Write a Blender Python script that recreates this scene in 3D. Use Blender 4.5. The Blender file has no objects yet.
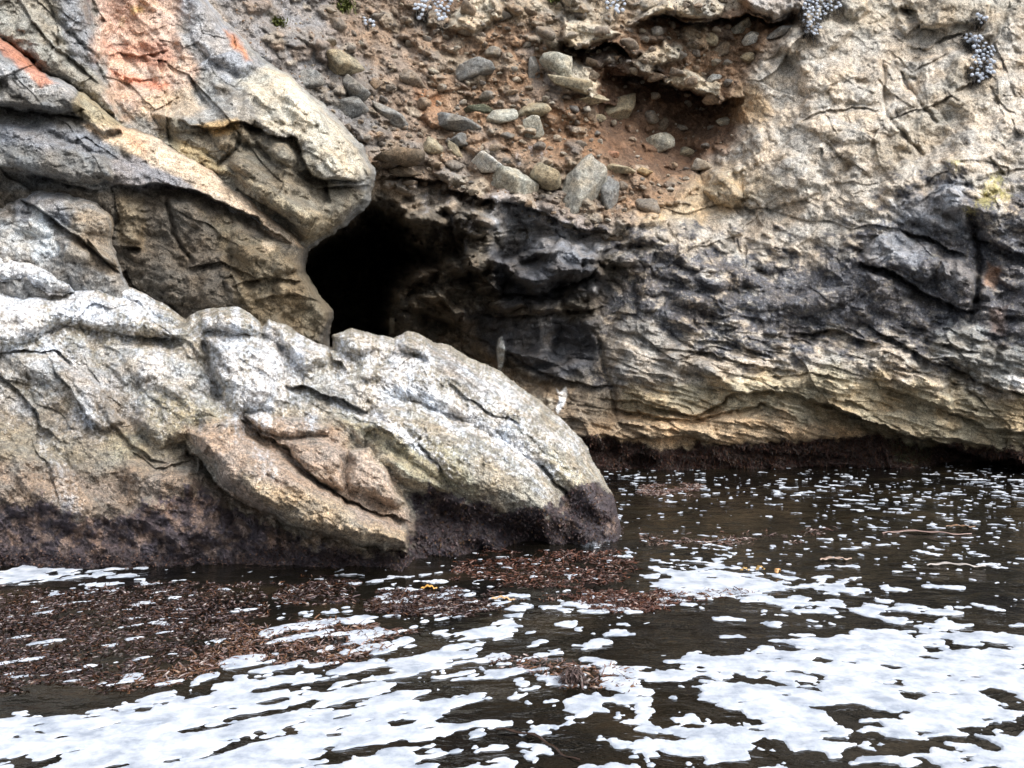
import bpy, math, random
import numpy as np
random.seed(7)
rng = np.random.default_rng(11)
SC = bpy.context.scene
COL = SC.collection
H = 2.0          # camera height over the water, metres
F = 1000.0       # focal length in pixels of the 1024 px frame
CX, HY = 512.0, 340.0
f32 = np.float32

# ------------------------------------------------------------------ noise
def _hash(ix, iy, seed):
    h = (ix.astype(np.int64) * 374761393 + iy.astype(np.int64) * 668265263 + seed * 974634777) & 0xFFFFFFFF
    h = ((h ^ (h >> 13)) * 1274126177) & 0xFFFFFFFF
    h = ((h ^ (h >> 16)) * 2246822519) & 0xFFFFFFFF
    return h ^ (h >> 15)
_TAB = 4096
_tr = np.random.default_rng(5)
_T = _tr.random((_TAB, 4)).astype(f32)
_A = (_T[:, 0] * 2 * math.pi)
_GX, _GY = np.cos(_A).astype(f32), np.sin(_A).astype(f32)

def perlin(x, y, seed=0):
    x0 = np.floor(x); y0 = np.floor(y)
    fx = (x - x0).astype(f32); fy = (y - y0).astype(f32)
    ix = x0.astype(np.int64); iy = y0.astype(np.int64)
    u = fx * fx * fx * (fx * (fx * 6 - 15) + 10); v = fy * fy * fy * (fy * (fy * 6 - 15) + 10)
    def g(dx, dy):
        k = _hash(ix + dx, iy + dy, seed) % _TAB
        return _GX[k] * (fx - dx) + _GY[k] * (fy - dy)
    a = g(0, 0); b = g(1, 0); c = g(0, 1); d = g(1, 1)
    ab = a + (b - a) * u; cd = c + (d - c) * u
    return (ab + (cd - ab) * v) * 1.4

def fbm(x, y, o=4, seed=0, gain=0.5, ridged=False):
    s = 0; a = 1.0; t = 0
    for i in range(o):
        n = perlin(x, y, seed + i * 13)
        if ridged: n = 1 - 2 * np.abs(n)
        s = s + a * n; t += a; a *= gain
        x, y = x * 1.93 + 5.2, y * 1.93 - 3.1
    return s / t

def worley(x, y, seed=0):
    """F1, F2, per-cell plane (offset + tilt) so every cell is a tilted facet"""
    ix = np.floor(x).astype(np.int64); iy = np.floor(y).astype(np.int64)
    f1 = np.full(x.shape, 9, f32); f2 = np.full(x.shape, 9, f32)
    pl = np.zeros(x.shape, f32); rid = np.zeros(x.shape, f32)
    for dx in (-1, 0, 1):
        for dy in (-1, 0, 1):
            k = _hash(ix + dx, iy + dy, seed) % _TAB
            t = _T[k]
            ddx = (ix + dx + t[..., 0] - x).astype(f32); ddy = (iy + dy + t[..., 1] - y).astype(f32)
            d = ddx * ddx + ddy * ddy
            p = (t[..., 2] - .5) + ((t[..., 3] - .5) * ddx + (_T[(k * 7 + 3) % _TAB, 0] - .5) * ddy) * 1.6
            near = d < f1
            f2 = np.where(near, f1, np.minimum(f2, d))
            f1 = np.where(near, d, f1); pl = np.where(near, p, pl); rid = np.where(near, t[..., 2], rid)
    return np.sqrt(f1), np.sqrt(f2), pl, rid

def tri(x, y, seed=0):
    '''random heights joined by flat triangles: broken rock faces'''
    sk = (x + y) * .366025
    xs, ys = x + sk, y + sk
    i = np.floor(xs).astype(np.int64); j = np.floor(ys).astype(np.int64)
    u = (xs - i).astype(f32); v = (ys - j).astype(f32)
    T = _T[:, 0] * 2 - 1
    h = lambda a, b: T[_hash(i + a, j + b, seed) % _TAB]
    hi = u > v
    mid = np.where(hi, h(1, 0), h(0, 1))
    mx = np.maximum(u, v); mn = np.minimum(u, v)
    return h(0, 0) * (1 - mx) + mid * (mx - mn) + h(1, 1) * mn

def tfbm(x, y, o=3, seed=0, gain=.45, warp=.45):
    s = 0; a = 1.
    for i in range(o):
        wx = tri(x * .55 + 9, y * .55, seed + 60 + i) * warp; wy = tri(x * .55, y * .55 + 4, seed + 80 + i) * warp
        s = s + a * tri(x + wx, y + wy, seed + i * 17); a *= gain
        x, y = rot(x * 2.1, y * 2.1, 37)
    return s

def rot(x, y, deg):
    a = math.radians(deg); c, s = math.cos(a), math.sin(a)
    return x * c + y * s, -x * s + y * c

def sstep(x, a, b):
    t = np.clip((x - a) / (b - a), 0, 1)
    return t * t * (3 - 2 * t)

# ------------------------------------------------------------------ 2-D outlines
def poly_sdf(X, Y, pts):
    """positive inside"""
    d = np.full(X.shape, 1e12, f32); ins = np.zeros(X.shape, bool)
    n = len(pts)
    for i in range(n):
        ax, ay = pts[i]; bx, by = pts[(i + 1) % n]
        ex, ey = bx - ax, by - ay
        px, py = X - ax, Y - ay
        t = np.clip((px * ex + py * ey) / (ex * ex + ey * ey + 1e-9), 0, 1)
        qx, qy = px - ex * t, py - ey * t
        d = np.minimum(d, qx * qx + qy * qy)
        if ay != by:
            c = (ay > Y) != (by > Y)
            ins ^= c & (X < ex * (Y - ay) / (by - ay) + ax)
    d = np.sqrt(d)
    return np.where(ins, d, -d)

def line_dist(X, Y, pts):
    """distance, signed side (+ = below a line drawn left to right), position along 0..1"""
    L = [math.hypot(pts[i + 1][0] - pts[i][0], pts[i + 1][1] - pts[i][1]) for i in range(len(pts) - 1)]
    T = sum(L); acc = 0
    d = np.full(X.shape, 1e12, f32); sd = np.zeros(X.shape, f32); al = np.zeros(X.shape, f32)
    for i in range(len(pts) - 1):
        ax, ay = pts[i]; ex, ey = pts[i + 1][0] - ax, pts[i + 1][1] - ay
        px, py = X - ax, Y - ay
        t = np.clip((px * ex + py * ey) / (L[i] ** 2 + 1e-9), 0, 1)
        q = (px - ex * t) ** 2 + (py - ey * t) ** 2
        m = q < d
        d = np.where(m, q, d); sd = np.where(m, (ex * py - ey * px) / L[i], sd); al = np.where(m, (acc + t * L[i]) / T, al)
        acc += L[i]
    return np.sqrt(d), sd, al

def tps(points):
    P = np.array(points, float); n = len(P)
    xy = P[:, :2] / 100.0
    d = np.hypot(xy[:, None, 0] - xy[None, :, 0], xy[:, None, 1] - xy[None, :, 1])
    K = np.where(d > 0, d * d * np.log(d + 1e-12), 0) + np.eye(n) * 0.05
    A = np.zeros((n + 3, n + 3)); A[:n, :n] = K; A[:n, n] = 1; A[:n, n + 1:] = xy; A[n, :n] = 1; A[n + 1:, :n] = xy.T
    w = np.linalg.solve(A, np.concatenate([P[:, 2], [0, 0, 0]]))
    def f(X, Y):
        # evaluated on a coarse lattice, then bilinear
        gx = np.arange(math.floor(X.min() / 10) * 10, X.max() + 21, 10); gy = np.arange(math.floor(Y.min() / 10) * 10, Y.max() + 21, 10)
        GX, GY = np.meshgrid(gx / 100, gy / 100)
        s = w[n] + w[n + 1] * GX + w[n + 2] * GY
        for i in range(n):
            r2 = (GX - xy[i, 0]) ** 2 + (GY - xy[i, 1]) ** 2
            s = s + w[i] * 0.5 * r2 * np.log(r2 + 1e-12)
        fx = (X - gx[0]) / 10; fy = (Y - gy[0]) / 10
        ix = fx.astype(int); iy = fy.astype(int); fx = fx - ix; fy = fy - iy
        return ((s[iy, ix] * (1 - fx) + s[iy, ix + 1] * fx) * (1 - fy) + (s[iy + 1, ix] * (1 - fx) + s[iy + 1, ix + 1] * fx) * fy).astype(f32)
    return f

def axis(lo, d0, d1, hi, step, coarse=1.022):
    a = list(np.arange(d0, d1, step)); s = step
    b = d1
    while b < hi: a.append(b); s *= coarse; b += s
    a.append(hi); s = step; b = d0 - s
    pre = []
    while b > lo: pre.append(b); s *= coarse; b -= s
    pre.append(lo)
    return np.array(pre[::-1] + a)

class Sheet:
    """a rock surface surveyed in the photograph's angles (x, y) with its own distance at every point"""
    def __init__(s, xs, ys, ctrl, scale, warp=3.0, seed=0):
        s.X, s.Y = [a.astype(f32) for a in np.meshgrid(xs, ys)]
        s.xs, s.ys = xs, ys
        s.D = tps(ctrl)(s.X, s.Y)
        s.r = np.zeros_like(s.X)
        s.k = scale                                  # metres per pixel at this distance
        s.u, s.v = s.X * scale, s.Y * scale
        s.wx = fbm(s.u * 1.6, s.v * 1.6, 3, seed + 1) * warp * 2.2 + fbm(s.u * 7, s.v * 7, 3, seed + 21) * warp
        s.wy = fbm(s.u * 1.6, s.v * 1.6, 3, seed + 2) * warp * 2.2 + fbm(s.u * 7, s.v * 7, 3, seed + 22) * warp
        s.seed = seed
        s.col = np.zeros(s.X.shape + (3,), f32); s.wet = np.zeros_like(s.X); s.keep = None
    def win(s, pts, m):
        a = np.array(pts); m += 12
        i0, i1 = np.searchsorted(s.ys, [a[:, 1].min() - m, a[:, 1].max() + m])
        j0, j1 = np.searchsorted(s.xs, [a[:, 0].min() - m, a[:, 0].max() + m])
        return slice(max(i0 - 1, 0), i1 + 1), slice(max(j0 - 1, 0), j1 + 1)
    def L(s, pts, h, w=12, wob=1.0):
        W = s.win(pts, 4)
        if s.X[W].size == 0: return
        d = poly_sdf(s.X[W] + s.wx[W] * wob, s.Y[W] + s.wy[W] * wob, pts)
        s.r[W] += h * (1 - (1 - np.clip(d / w, 0, 1)) ** 2)
    def C(s, pts, dep, w=2.5, wob=1.0):
        W = s.win(pts, w * 3)
        if s.X[W].size == 0: return
        d, sd, al = line_dist(s.X[W] + s.wx[W] * wob, s.Y[W] + s.wy[W] * wob, pts)
        s.r[W] -= dep * np.exp(-(d / w) ** 2) * np.minimum(1, np.minimum(al, 1 - al) * 8 + .1)
    def O(s, pts, dep, w=8, wob=1.0, lip=.35):
        W = s.win(pts, w * 4)
        if s.X[W].size == 0: return
        d, sd, al = line_dist(s.X[W] + s.wx[W] * wob, s.Y[W] + s.wy[W] * wob, pts)
        tp = np.sqrt(np.clip(np.minimum(al, 1 - al) * 6, 0, 1))
        e = np.exp(-d / w) * dep * tp
        s.r[W] += np.where(sd > 0, -e * np.clip(sd / 1.2, 0, 1), e * lip)
    def B(s, cx, cy, rx, ry, ang, h, p=1.0):
        R = max(rx, ry) * 1.6
        W = s.win([(cx - R, cy - R), (cx + R, cy + R)], 0)
        if s.X[W].size == 0: return
        x, y = rot(s.X[W] + s.wx[W] * .6 - cx, s.Y[W] + s.wy[W] * .6 - cy, ang)
        q = 1 - (x / rx) ** 2 - (y / ry) ** 2
        s.r[W] += h * np.clip(q, 0, 1) ** (.5 * p)
    def paint(s, pts, c, feather=8, amount=1.0, breakup=.6, nz=None):
        W = s.win(pts, feather * 3)
        if s.X[W].size == 0: return
        wq = 1.3 if feather >= 2 else .12
        d = poly_sdf(s.X[W] + s.wx[W] * wq, s.Y[W] + s.wy[W] * wq, pts) / feather
        if nz is None: nz = s.nz
        m = sstep(d + nz[W] * breakup * 2.2, -.6, .9) * amount
        s.col[W] += (np.array(c, f32) - s.col[W]) * m[..., None]
    def shards(s, region, n, size, h, ang=0, an=1.5, jit=.25, seed=0, w=.28, tint=None):
        '''broken blocks and flakes standing proud of the face, each with its own tone'''
        R = random.Random(seed); xx = [p[0] for p in region]; yy = [p[1] for p in region]; k = 0; t = 0
        while k < n and t < n * 12:
            t += 1
            cx, cy = R.uniform(min(xx), max(xx)), R.uniform(min(yy), max(yy))
            if poly_sdf(np.array([[cx]]), np.array([[cy]]), region)[0, 0] < 0: continue
            k += 1
            z = size[0] * (size[1] / size[0]) ** (R.random() ** 1.6); m = R.randint(5, 7); a0 = R.random() * 6.28; th = math.radians(ang + R.gauss(0, 14))
            pts = []
            for i in range(m):
                a_ = a0 + 2 * math.pi * i / m + R.uniform(-.35, .35); q = z * .5 * R.uniform(.7, 1.25)
                ex, ey = q * math.cos(a_) * an, q * math.sin(a_) / an ** .3
                pts.append((cx + ex * math.cos(th) - ey * math.sin(th), cy + ex * math.sin(th) + ey * math.cos(th)))
            W = s.win(pts, 4)
            if s.X[W].size == 0: continue
            x, y = s.X[W] + s.wx[W] * .5, s.Y[W] + s.wy[W] * .5
            d = poly_sdf(x, y, pts); hh = R.uniform(*h) * (z / size[1]) ** .5
            e = 1 - (1 - np.clip(d / (z * w), 0, 1)) ** 2
            tx, ty = R.uniform(-.5, .5), R.uniform(-.2, .8)       # tilt: mostly leaning back at the top
            s.r[W] += e * hh * (1 + (tx * (x - cx) + ty * (y - cy)) / z)
            if jit:
                m_ = np.clip(d / 1.5, 0, 1)[..., None] * .9; f = 1 + R.uniform(-jit, jit); c_ = s.col[W] * f
                if tint is not None: c_ = c_ * .45 + np.array(R.choice(tint), f32) * f * .55
                s.col[W] += (c_ - s.col[W]) * m_
    def outline(s, pts, w, R, drop=4):
        """keep what lies inside the outline; the rim curls away from the viewer"""
        d = poly_sdf(s.X + s.wx, s.Y + s.wy, pts)
        t = np.clip(d / w, 0, 1)
        s.r += -R * (1 - np.sqrt(np.clip(1 - (1 - t) ** 2, 0, 1)))
        s.r -= np.clip(-d / drop, 0, 1.3) * 1.2
        s.keep = d > -drop
    def facets(s, amp, size, ang=0, an=1.0, seed=0, crack=.0, wgt=1.0, warp=.35):
        u, v = rot(s.u / size, s.v / size, ang)
        u = u / an
        u = u + fbm(s.u / size * .8, s.v / size * .8, 3, seed + 3) * warp; v = v + fbm(s.u / size * .8, s.v / size * .8, 3, seed + 5) * warp
        f1, f2, pl, rid = worley(u, v, seed)
        s.r += amp * wgt * pl
        if crack: s.r -= crack * wgt * np.exp(-((f2 - f1) / .09) ** 2)
        return f1, f2, rid
    def pos(s):
        Yd = s.D - s.r
        return np.stack([(s.X - CX) / F * Yd, Yd, H + (HY - s.Y) / F * Yd], -1)
    def at(s, px, py, off=0):
        i = min(np.searchsorted(s.ys, py), len(s.ys) - 1); j = min(np.searchsorted(s.xs, px), len(s.xs) - 1)
        Y = float(s.D[i, j] - s.r[i, j]) - off
        return ((px - CX) / F * Y, Y, H + (HY - py) / F * Y), Y
    def build(s, name, mat, back=None):
        P = s.pos(); ny, nx = s.X.shape
        idx = np.arange(ny * nx).reshape(ny, nx)
        q = np.stack([idx[:-1, :-1], idx[1:, :-1], idx[1:, 1:], idx[:-1, 1:]], -1)
        ok = np.ones(q.shape[:2], bool)
        if s.keep is not None:
            k = s.keep; ok &= k[:-1, :-1] & k[1:, :-1] & k[1:, 1:] & k[:-1, 1:]
        z = P[..., 2]; ok &= (z[:-1, :-1] > -.9) | (z[1:, :-1] > -.9)
        q = q[ok]
        return mesh_np(name, P.reshape(-1, 3), q, mat, s.col.reshape(-1, 3), s.wet.reshape(-1))

def mesh_np(name, P, q, mat, col=None, wet=None, smooth=True, parent=None):
    used = np.zeros(len(P), bool); used[q.ravel()] = True
    new = np.cumsum(used) - 1; P = P[used]; q = new[q]
    me = bpy.data.meshes.new(name)
    k = q.shape[1]
    me.vertices.add(len(P)); me.vertices.foreach_set('co', P.astype(f32).ravel())
    me.loops.add(q.size); me.loops.foreach_set('vertex_index', q.astype(np.int32).ravel())
    me.polygons.add(len(q)); me.polygons.foreach_set('loop_start', np.arange(0, q.size, k, dtype=np.int32))
    me.polygons.foreach_set('loop_total', np.full(len(q), k, np.int32))
    if smooth: me.polygons.foreach_set('use_smooth', np.ones(len(q), bool))
    me.update()
    if col is not None:
        a = me.attributes.new('Col', 'FLOAT_COLOR', 'POINT')
        c = np.ones((len(P), 4), f32); c[:, :3] = np.clip(col[used], 0, 1); a.data.foreach_set('color', c.ravel())
    if wet is not None:
        a = me.attributes.new('Wet', 'FLOAT', 'POINT'); a.data.foreach_set('value', wet[used].astype(f32))
    me.materials.append(mat)
    o = bpy.data.objects.new(name, me); COL.objects.link(o); o.parent = parent
    return o

def tag(o, label=None, cat=None, group=None, kind=None):
    if label: o['label'] = label
    if cat: o['category'] = cat
    if group: o['group'] = group
    if kind: o['kind'] = kind
    return o

# ------------------------------------------------------------------ materials
def newmat(name):
    m = bpy.data.materials.new(name); m.use_nodes = True
    nt = m.node_tree; nt.nodes.clear()
    o = nt.nodes.new('ShaderNodeOutputMaterial'); b = nt.nodes.new('ShaderNodeBsdfPrincipled')
    nt.links.new(b.outputs[0], o.inputs[0])
    return m, nt, b
def nd(nt, t, **kw):
    n = nt.nodes.new(t)
    for k, v in kw.items():
        if k.startswith('i_'): n.inputs[k[2:].replace('_', ' ')].default_value = v
        else: setattr(n, k, v)
    return n
def noise(nt, co, scale, detail=6, rough=.6, dist=0.):
    n = nd(nt, 'ShaderNodeTexNoise'); n.inputs['Scale'].default_value = scale; n.inputs['Detail'].default_value = detail
    n.inputs['Roughness'].default_value = rough; n.inputs['Distortion'].default_value = dist
    nt.links.new(co, n.inputs['Vector']); return n
def ramp(nt, fac, stops):
    r = nd(nt, 'ShaderNodeValToRGB'); e = r.color_ramp.elements
    while len(e) < len(stops): e.new(.5)
    for i, (p, c) in enumerate(stops):
        e[i].position = p; e[i].color = (*c, 1) if isinstance(c, tuple) else (c, c, c, 1)
    nt.links.new(fac, r.inputs[0]); return r
def mixc(nt, a, b, fac, mode='MIX'):
    m = nd(nt, 'ShaderNodeMix', data_type='RGBA', blend_type=mode)
    for v, k in ((fac, 0), (a, 6), (b, 7)):
        if hasattr(v, 'is_linked') or hasattr(v, 'links'): nt.links.new(v, m.inputs[k])
        else: m.inputs[k].default_value = v if k == 0 else (*v, 1)
    return m.outputs[2]

def rock_material(name, sc=1.0, bump=1.0, contrast=1.0, base=None, cracks=False):
    m, nt, b = newmat(name); L = nt.links
    g = nd(nt, 'ShaderNodeNewGeometry') ; co = g.outputs['Position']
    if base is None:
        at = nd(nt, 'ShaderNodeAttribute', attribute_name='Col'); c = at.outputs['Color']
        wt = nd(nt, 'ShaderNodeAttribute', attribute_name='Wet').outputs['Fac']
    else:
        oi = nd(nt, 'ShaderNodeObjectInfo')
        r = ramp(nt, oi.outputs['Random'], [(i / max(1, len(base) - 1), x) for i, x in enumerate(base)]); r.color_ramp.interpolation = 'CONSTANT' if len(base) < 2 else 'LINEAR'
        c = r.outputs[0]; wt = None
    n1 = noise(nt, co, 9 * sc, 5, .65, .3); n2 = noise(nt, co, 55 * sc, 3, .7); n3 = noise(nt, co, 2.2 * sc, 3, .6)
    k = contrast
    a1 = ramp(nt, n1.outputs[0], [(.32, 1 - .42 * k), (.5, 1.0), (.66, 1 + .38 * k)])
    a2 = ramp(nt, n2.outputs[0], [(.36, 1 - .55 * k), (.5, 1.0), (.62, 1 + .5 * k)])
    c = mixc(nt, c, a1.outputs[0], 1.0, 'MULTIPLY'); c = mixc(nt, c, a2.outputs[0], 1.0, 'MULTIPLY')
    hue = ramp(nt, n3.outputs[0], [(.35, (1.08, .99, .88)), (.62, (.93, 1.0, 1.08))])
    c = mixc(nt, c, hue.outputs[0], .8, 'MULTIPLY')
    L.new(c, b.inputs['Base Color'])
    if wt is not None:
        mr = nd(nt, 'ShaderNodeMapRange'); L.new(wt, mr.inputs[0]); mr.inputs[3].default_value = .88; mr.inputs[4].default_value = .42
        L.new(mr.outputs[0], b.inputs['Roughness'])
    else: b.inputs['Roughness'].default_value = .88
    b.inputs['Specular IOR Level'].default_value = .35
    def bp(h, dist, prev=None):
        n = nd(nt, 'ShaderNodeBump'); n.inputs['Strength'].default_value = 1.0; n.inputs['Distance'].default_value = dist * bump
        L.new(h, n.inputs['Height'])
        if prev: L.new(prev, n.inputs['Normal'])
        return n.outputs[0]
    wv = nd(nt, 'ShaderNodeVectorMath', operation='MULTIPLY_ADD'); wn = noise(nt, co, 3 * sc, 2, .6)
    L.new(wn.outputs['Color'], wv.inputs[0]); wv.inputs[1].default_value = (.5, .5, .5); L.new(co, wv.inputs[2])
    ve = nd(nt, 'ShaderNodeTexVoronoi', feature='DISTANCE_TO_EDGE'); ve.inputs['Scale'].default_value = 3.4 * sc; L.new(wv.outputs[0], ve.inputs['Vector'])
    ce = ramp(nt, ve.outputs['Distance'], [(0., 0.), (.05, 1.)])
    cm = ramp(nt, n3.outputs[0], [(.5, 0.), (.56, 1.)])
    cx_ = nd(nt, 'ShaderNodeMath', operation='MAXIMUM'); L.new(ce.outputs[0], cx_.inputs[0]); L.new(cm.outputs[0], cx_.inputs[1])
    x = bp(n1.outputs[0], .045); x = bp(cx_.outputs[0], .03, x) if cracks else x; x = bp(n2.outputs[0], .013, x)
    L.new(x, b.inputs['Normal'])
    return m

M_cliff = rock_material('cliff_rock', 1.0, .8, 1.0)
M_front = rock_material('granite_rock', 1.5, .75, 1.15)
M_stone = rock_material('stone', 1.6, .6, .8, base=[(.34, .31, .25), (.25, .225, .18), (.2, .185, .16), (.30, .25, .17), (.38, .36, .32), (.17, .155, .14), (.3, .22, .16)])
M_small = rock_material('small_stone', 2., .7, 1.2, base=[(.30, .26, .20), (.20, .17, .14), (.27, .20, .14), (.36, .32, .26), (.16, .145, .13), (.25, .2, .15)])
def plain_mat(name, rough=.6, spec=.4, sub=0):
    m, nt, b = newmat(name)
    at = nd(nt, 'ShaderNodeAttribute', attribute_name='Col')
    g = nd(nt, 'ShaderNodeNewGeometry'); n = noise(nt, g.outputs['Position'], 90, 3)
    r = ramp(nt, n.outputs[0], [(.3, .75), (.7, 1.25)])
    nt.links.new(mixc(nt, at.outputs['Color'], r.outputs[0], 1.0, 'MULTIPLY'), b.inputs['Base Color'])
    b.inputs['Roughness'].default_value = rough; b.inputs['Specular IOR Level'].default_value = spec
    return m
M_weed = plain_mat('wet_seaweed', .22, .5)
M_cling = plain_mat('clinging_weed', .6, .25)
M_leaf = plain_mat('plant_leaf', .7, .3)

# ------------------------------------------------------------------ 1. the cliff behind
S = 0.0154
ctrl = [(640,470,15.5),(760,470,15.6),(900,472,15.6),(1024,475,15.5),(1300,480,15.2),(640,440,15.55),(800,440,15.7),(950,455,15.6),
 (640,400,15.5),(800,395,15.15),(950,400,14.95),(1100,400,14.7),(800,330,15.6),(900,300,15.5),(1000,300,15.2),(1200,300,15.0),
 (700,300,15.9),(800,230,16.5),(900,220,16.1),(1000,200,15.9),(1300,200,15.5),(700,240,16.6),(800,140,17.2),(900,100,17.2),(1000,80,17.0),
 (1300,60,16.6),(800,40,18.0),(900,0,18.2),(1024,-20,18),(800,-100,19.2),(600,-100,20),(300,-150,18.5),(1024,-150,19.2),(1400,-150,18.5),
 (650,30,18.3),(560,40,18.1),(560,110,17.7),(480,60,18.2),(470,130,17.3),(400,60,17.8),(400,130,16.9),(340,60,16.9),(340,110,16.3),
 (690,150,18.9),(640,120,18.5),(600,180,17.1),(640,210,16.8),(520,200,16.9),(560,230,16.8),(460,195,16.8),(400,180,16.6),(640,260,16.4),
 (500,270,17.2),(570,270,16.7),(500,330,17.3),(560,345,16.8),(600,350,16.3),(450,340,18.4),(540,390,16.5),(600,420,15.7),(600,470,15.6),(520,450,16.2),
 (410,290,18.2),(440,250,18.0),(250,60,15.3),(200,0,15.2),(280,150,15.2),(150,100,14),(0,50,13.2),(0,200,12.6),(150,220,13.4),(-300,100,12.5),(-300,400,12),(200,400,13.5),
 (300,430,16),(400,450,17.5),(420,600,16),(640,600,15.5),(1024,600,15.5),(0,600,12.5),(-300,-150,14.5),(1400,600,15)]
c = Sheet(axis(-420, -60, 1100, 1500, .85), axis(-230, -30, 486, 620, .85), ctrl, S, 2.6, 100)
X, Y = c.X, c.Y
nzA = fbm(c.u * 2.2, c.v * 2.2, 5, 31, .6); c.nz = nzA
nzB = fbm(c.u * 6, c.v * 6, 5, 47, .62)
nzC = fbm(c.u * 20, c.v * 20, 4, 57, .65)
# zone weights
CONG = [(190,-300),(700,-300),(800,-40),(800,20),(760,60),(735,95),(735,140),(700,175),(650,215),(615,225),(580,240),(480,200),(400,190),(360,180),(300,110),(230,40)]
wcong = sstep(poly_sdf(X + c.wx * 2, Y + c.wy * 2, CONG), -14, 14)
DARK = [(590,235),(650,232),(720,250),(800,262),(860,240),(900,190),(960,170),(1000,200),(1060,180),(1500,170),(1500,370),(1024,380),(960,370),(880,352),(800,350),(700,370),(620,400),(560,400)]
dsd = poly_sdf(X + c.wx * 2, Y + c.wy * 2, DARK)
CAVEZ = [(300,240),(372,195),(440,205),(500,205),(560,225),(610,250),(640,262),(600,300),(605,320),(590,380),(560,410),(500,420),(300,430)]
wcave = sstep(poly_sdf(X + c.wx * 2, Y + c.wy * 2, CAVEZ), -12, 14)
wlow = sstep(Y + c.wy * 2 - (X - 800) * .07, 360, 392)
wright = np.clip(1 - wcong - wcave, 0, 1)
# block structure
tu, tv = rot(c.u, c.v, -32); tu = tu / 1.35
c.r += wright * (.26 * tfbm(tu / 1.1, tv / 1.1, 4, 230) * (1 - .4 * wlow))
c.r += wcong * .20 * tfbm(tu / .8, tv / .8, 3, 240) + wcave * .42 * tfbm(c.u / .75, c.v / .6, 4, 250)
c.facets(.20, 1.7, 35, 1.5, 201, .02, wright * (1 - .3 * wlow))
c.facets(.06, .62, -30, 1.6, 202, .008, wright * (1 - .2 * wlow))
c.facets(.028, .24, 30, 1.7, 203, .004, wright * (1 - .2 * wlow) + .7 * wcave)
c.facets(.016, .09, -20, 1.5, 204, .002, wright + .6 * wcong + .8 * wcave)
c.facets(.22, .7, -15, 1.6, 205, .10, wcave)
c.facets(.08, .26, 10, 1.5, 206, .02, wcave)
# conglomerate: lumps of soil and gravel
f1, f2, rid = c.facets(.0, .22, 20, 1.5, 211)
crumb = sstep(fbm(c.u * 1.5, c.v * 1.5, 3, 68), -.15, .2) * (1 - sstep(poly_sdf(X, Y, [(600,70),(735,95),(735,150),(680,165),(600,140)]), -10, 8))
c.r += wcong * .10 * crumb * np.sqrt(np.clip(1 - f1 * 1.7, 0, 1)) * (rid > .5)
f1, f2, rid = c.facets(.0, .10, 0, 1.3, 212)
c.r += wcong * .035 * crumb * np.sqrt(np.clip(1 - f1 * 1.7, 0, 1)) * (rid > .4)
c.r += wcong * (.22 * fbm(c.u * 1.3, c.v * 1.3, 4, 66) + .12 * nzB)
# general roughness
c.r += .12 * nzA * wright + .04 * nzB + .018 * nzC
# bedding of the lower right: thin ledges dipping to the right
du, dv = rot(c.u, c.v, 13)
dv = dv + .10 * fbm(c.u * .9, c.v * .9, 3, 71)
bed = fbm(du * .9, dv * 7.5, 4, 72, .6, True)
wbed = wright * sstep(Y + c.wy * 2 - (X - 800) * .03, 305, 350)
c.r += wbed * (.085 * bed)
saw = dv * 4.2 + fbm(du * 1.2, dv * 2, 3, 73) * .8
c.r += wbed * .075 * (saw - np.floor(saw) - .5) * sstep(fbm(c.u, c.v * 1.5, 3, 74), -.3, .2)
# random broken ledges and joints
R = random.Random(3)
for i in range(120):
    x = R.uniform(600, 1060); y = R.uniform(305, 440); a = math.radians(R.gauss(13, 7)); l = R.uniform(12, 60)
    p = [(x, y), (x + l * .5 * math.cos(a), y + l * .5 * math.sin(a) + R.uniform(-2, 2)), (x + l * math.cos(a), y + l * math.sin(a))]
    c.O(p, R.uniform(.04, .15), R.uniform(2.5, 7), 1.0)
for i in range(60):
    x = R.uniform(650, 1060); y = R.uniform(-20, 300); a = math.radians(R.choice([R.gauss(-38, 10), R.gauss(38, 12), R.gauss(75, 8)])); l = R.uniform(10, 42)
    p = [(x, y), (x + l * .5 * math.cos(a) + R.uniform(-3, 3), y + l * .5 * math.sin(a) + R.uniform(-3, 3)), (x + l * math.cos(a), y + l * math.sin(a))]
    c.O(p, R.uniform(.03, .12), R.uniform(2, 6), 1.0)
# named features, right side
c.L([(690,140),(720,120),(760,128),(800,150),(830,185),(800,202),(760,208),(725,200),(700,180)], .30, 26)
c.L([(798,122),(820,111),(850,108),(882,108),(887,120),(870,141),(842,144),(815,135)], .16, 7)
c.O([(795,124),(820,113),(852,109),(884,110)], .16, 5)
c.L([(795,118),(808,98),(828,85),(850,80),(880,85),(884,105),(850,106),(820,110)], .14, 9)
c.L([(888,84),(905,80),(918,98),(920,105),(892,116)], .13, 7)
c.L([(910,60),(950,48),(985,62),(960,86),(925,102)], .14, 9)
c.L([(785,40),(820,18),(856,22),(855,32),(820,60),(805,76),(785,60)], .22, 10)
c.L([(838,-10),(870,-20),(872,10),(860,20),(845,14)], .2, 6)
c.L([(905,0),(950,-10),(990,0),(985,22),(945,28),(922,28)], .18, 6)
c.O([(900,8),(918,12),(922,28),(948,28)], .25, 6)
c.O([(912,46),(925,48),(945,38),(975,32)], .14, 5)
c.C([(883,58),(884,90),(888,118),(905,136),(925,158)], .14, 2.2)
c.C([(900,70),(918,98),(938,125)], .14, 2.2)
c.O([(888,120),(920,108),(945,98),(985,72)], .16, 4)
c.O([(814,130),(845,157),(872,178)], .1, 3)
c.C([(1010,5),(1000,25),(985,45),(978,60)], .16, 3)
c.L([(868,188),(900,170),(940,142),(965,120),(1005,98),(1100,70),(1500,60),(1500,200),(1024,225),(980,240),(940,210),(900,200)], .34, 26)
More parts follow.
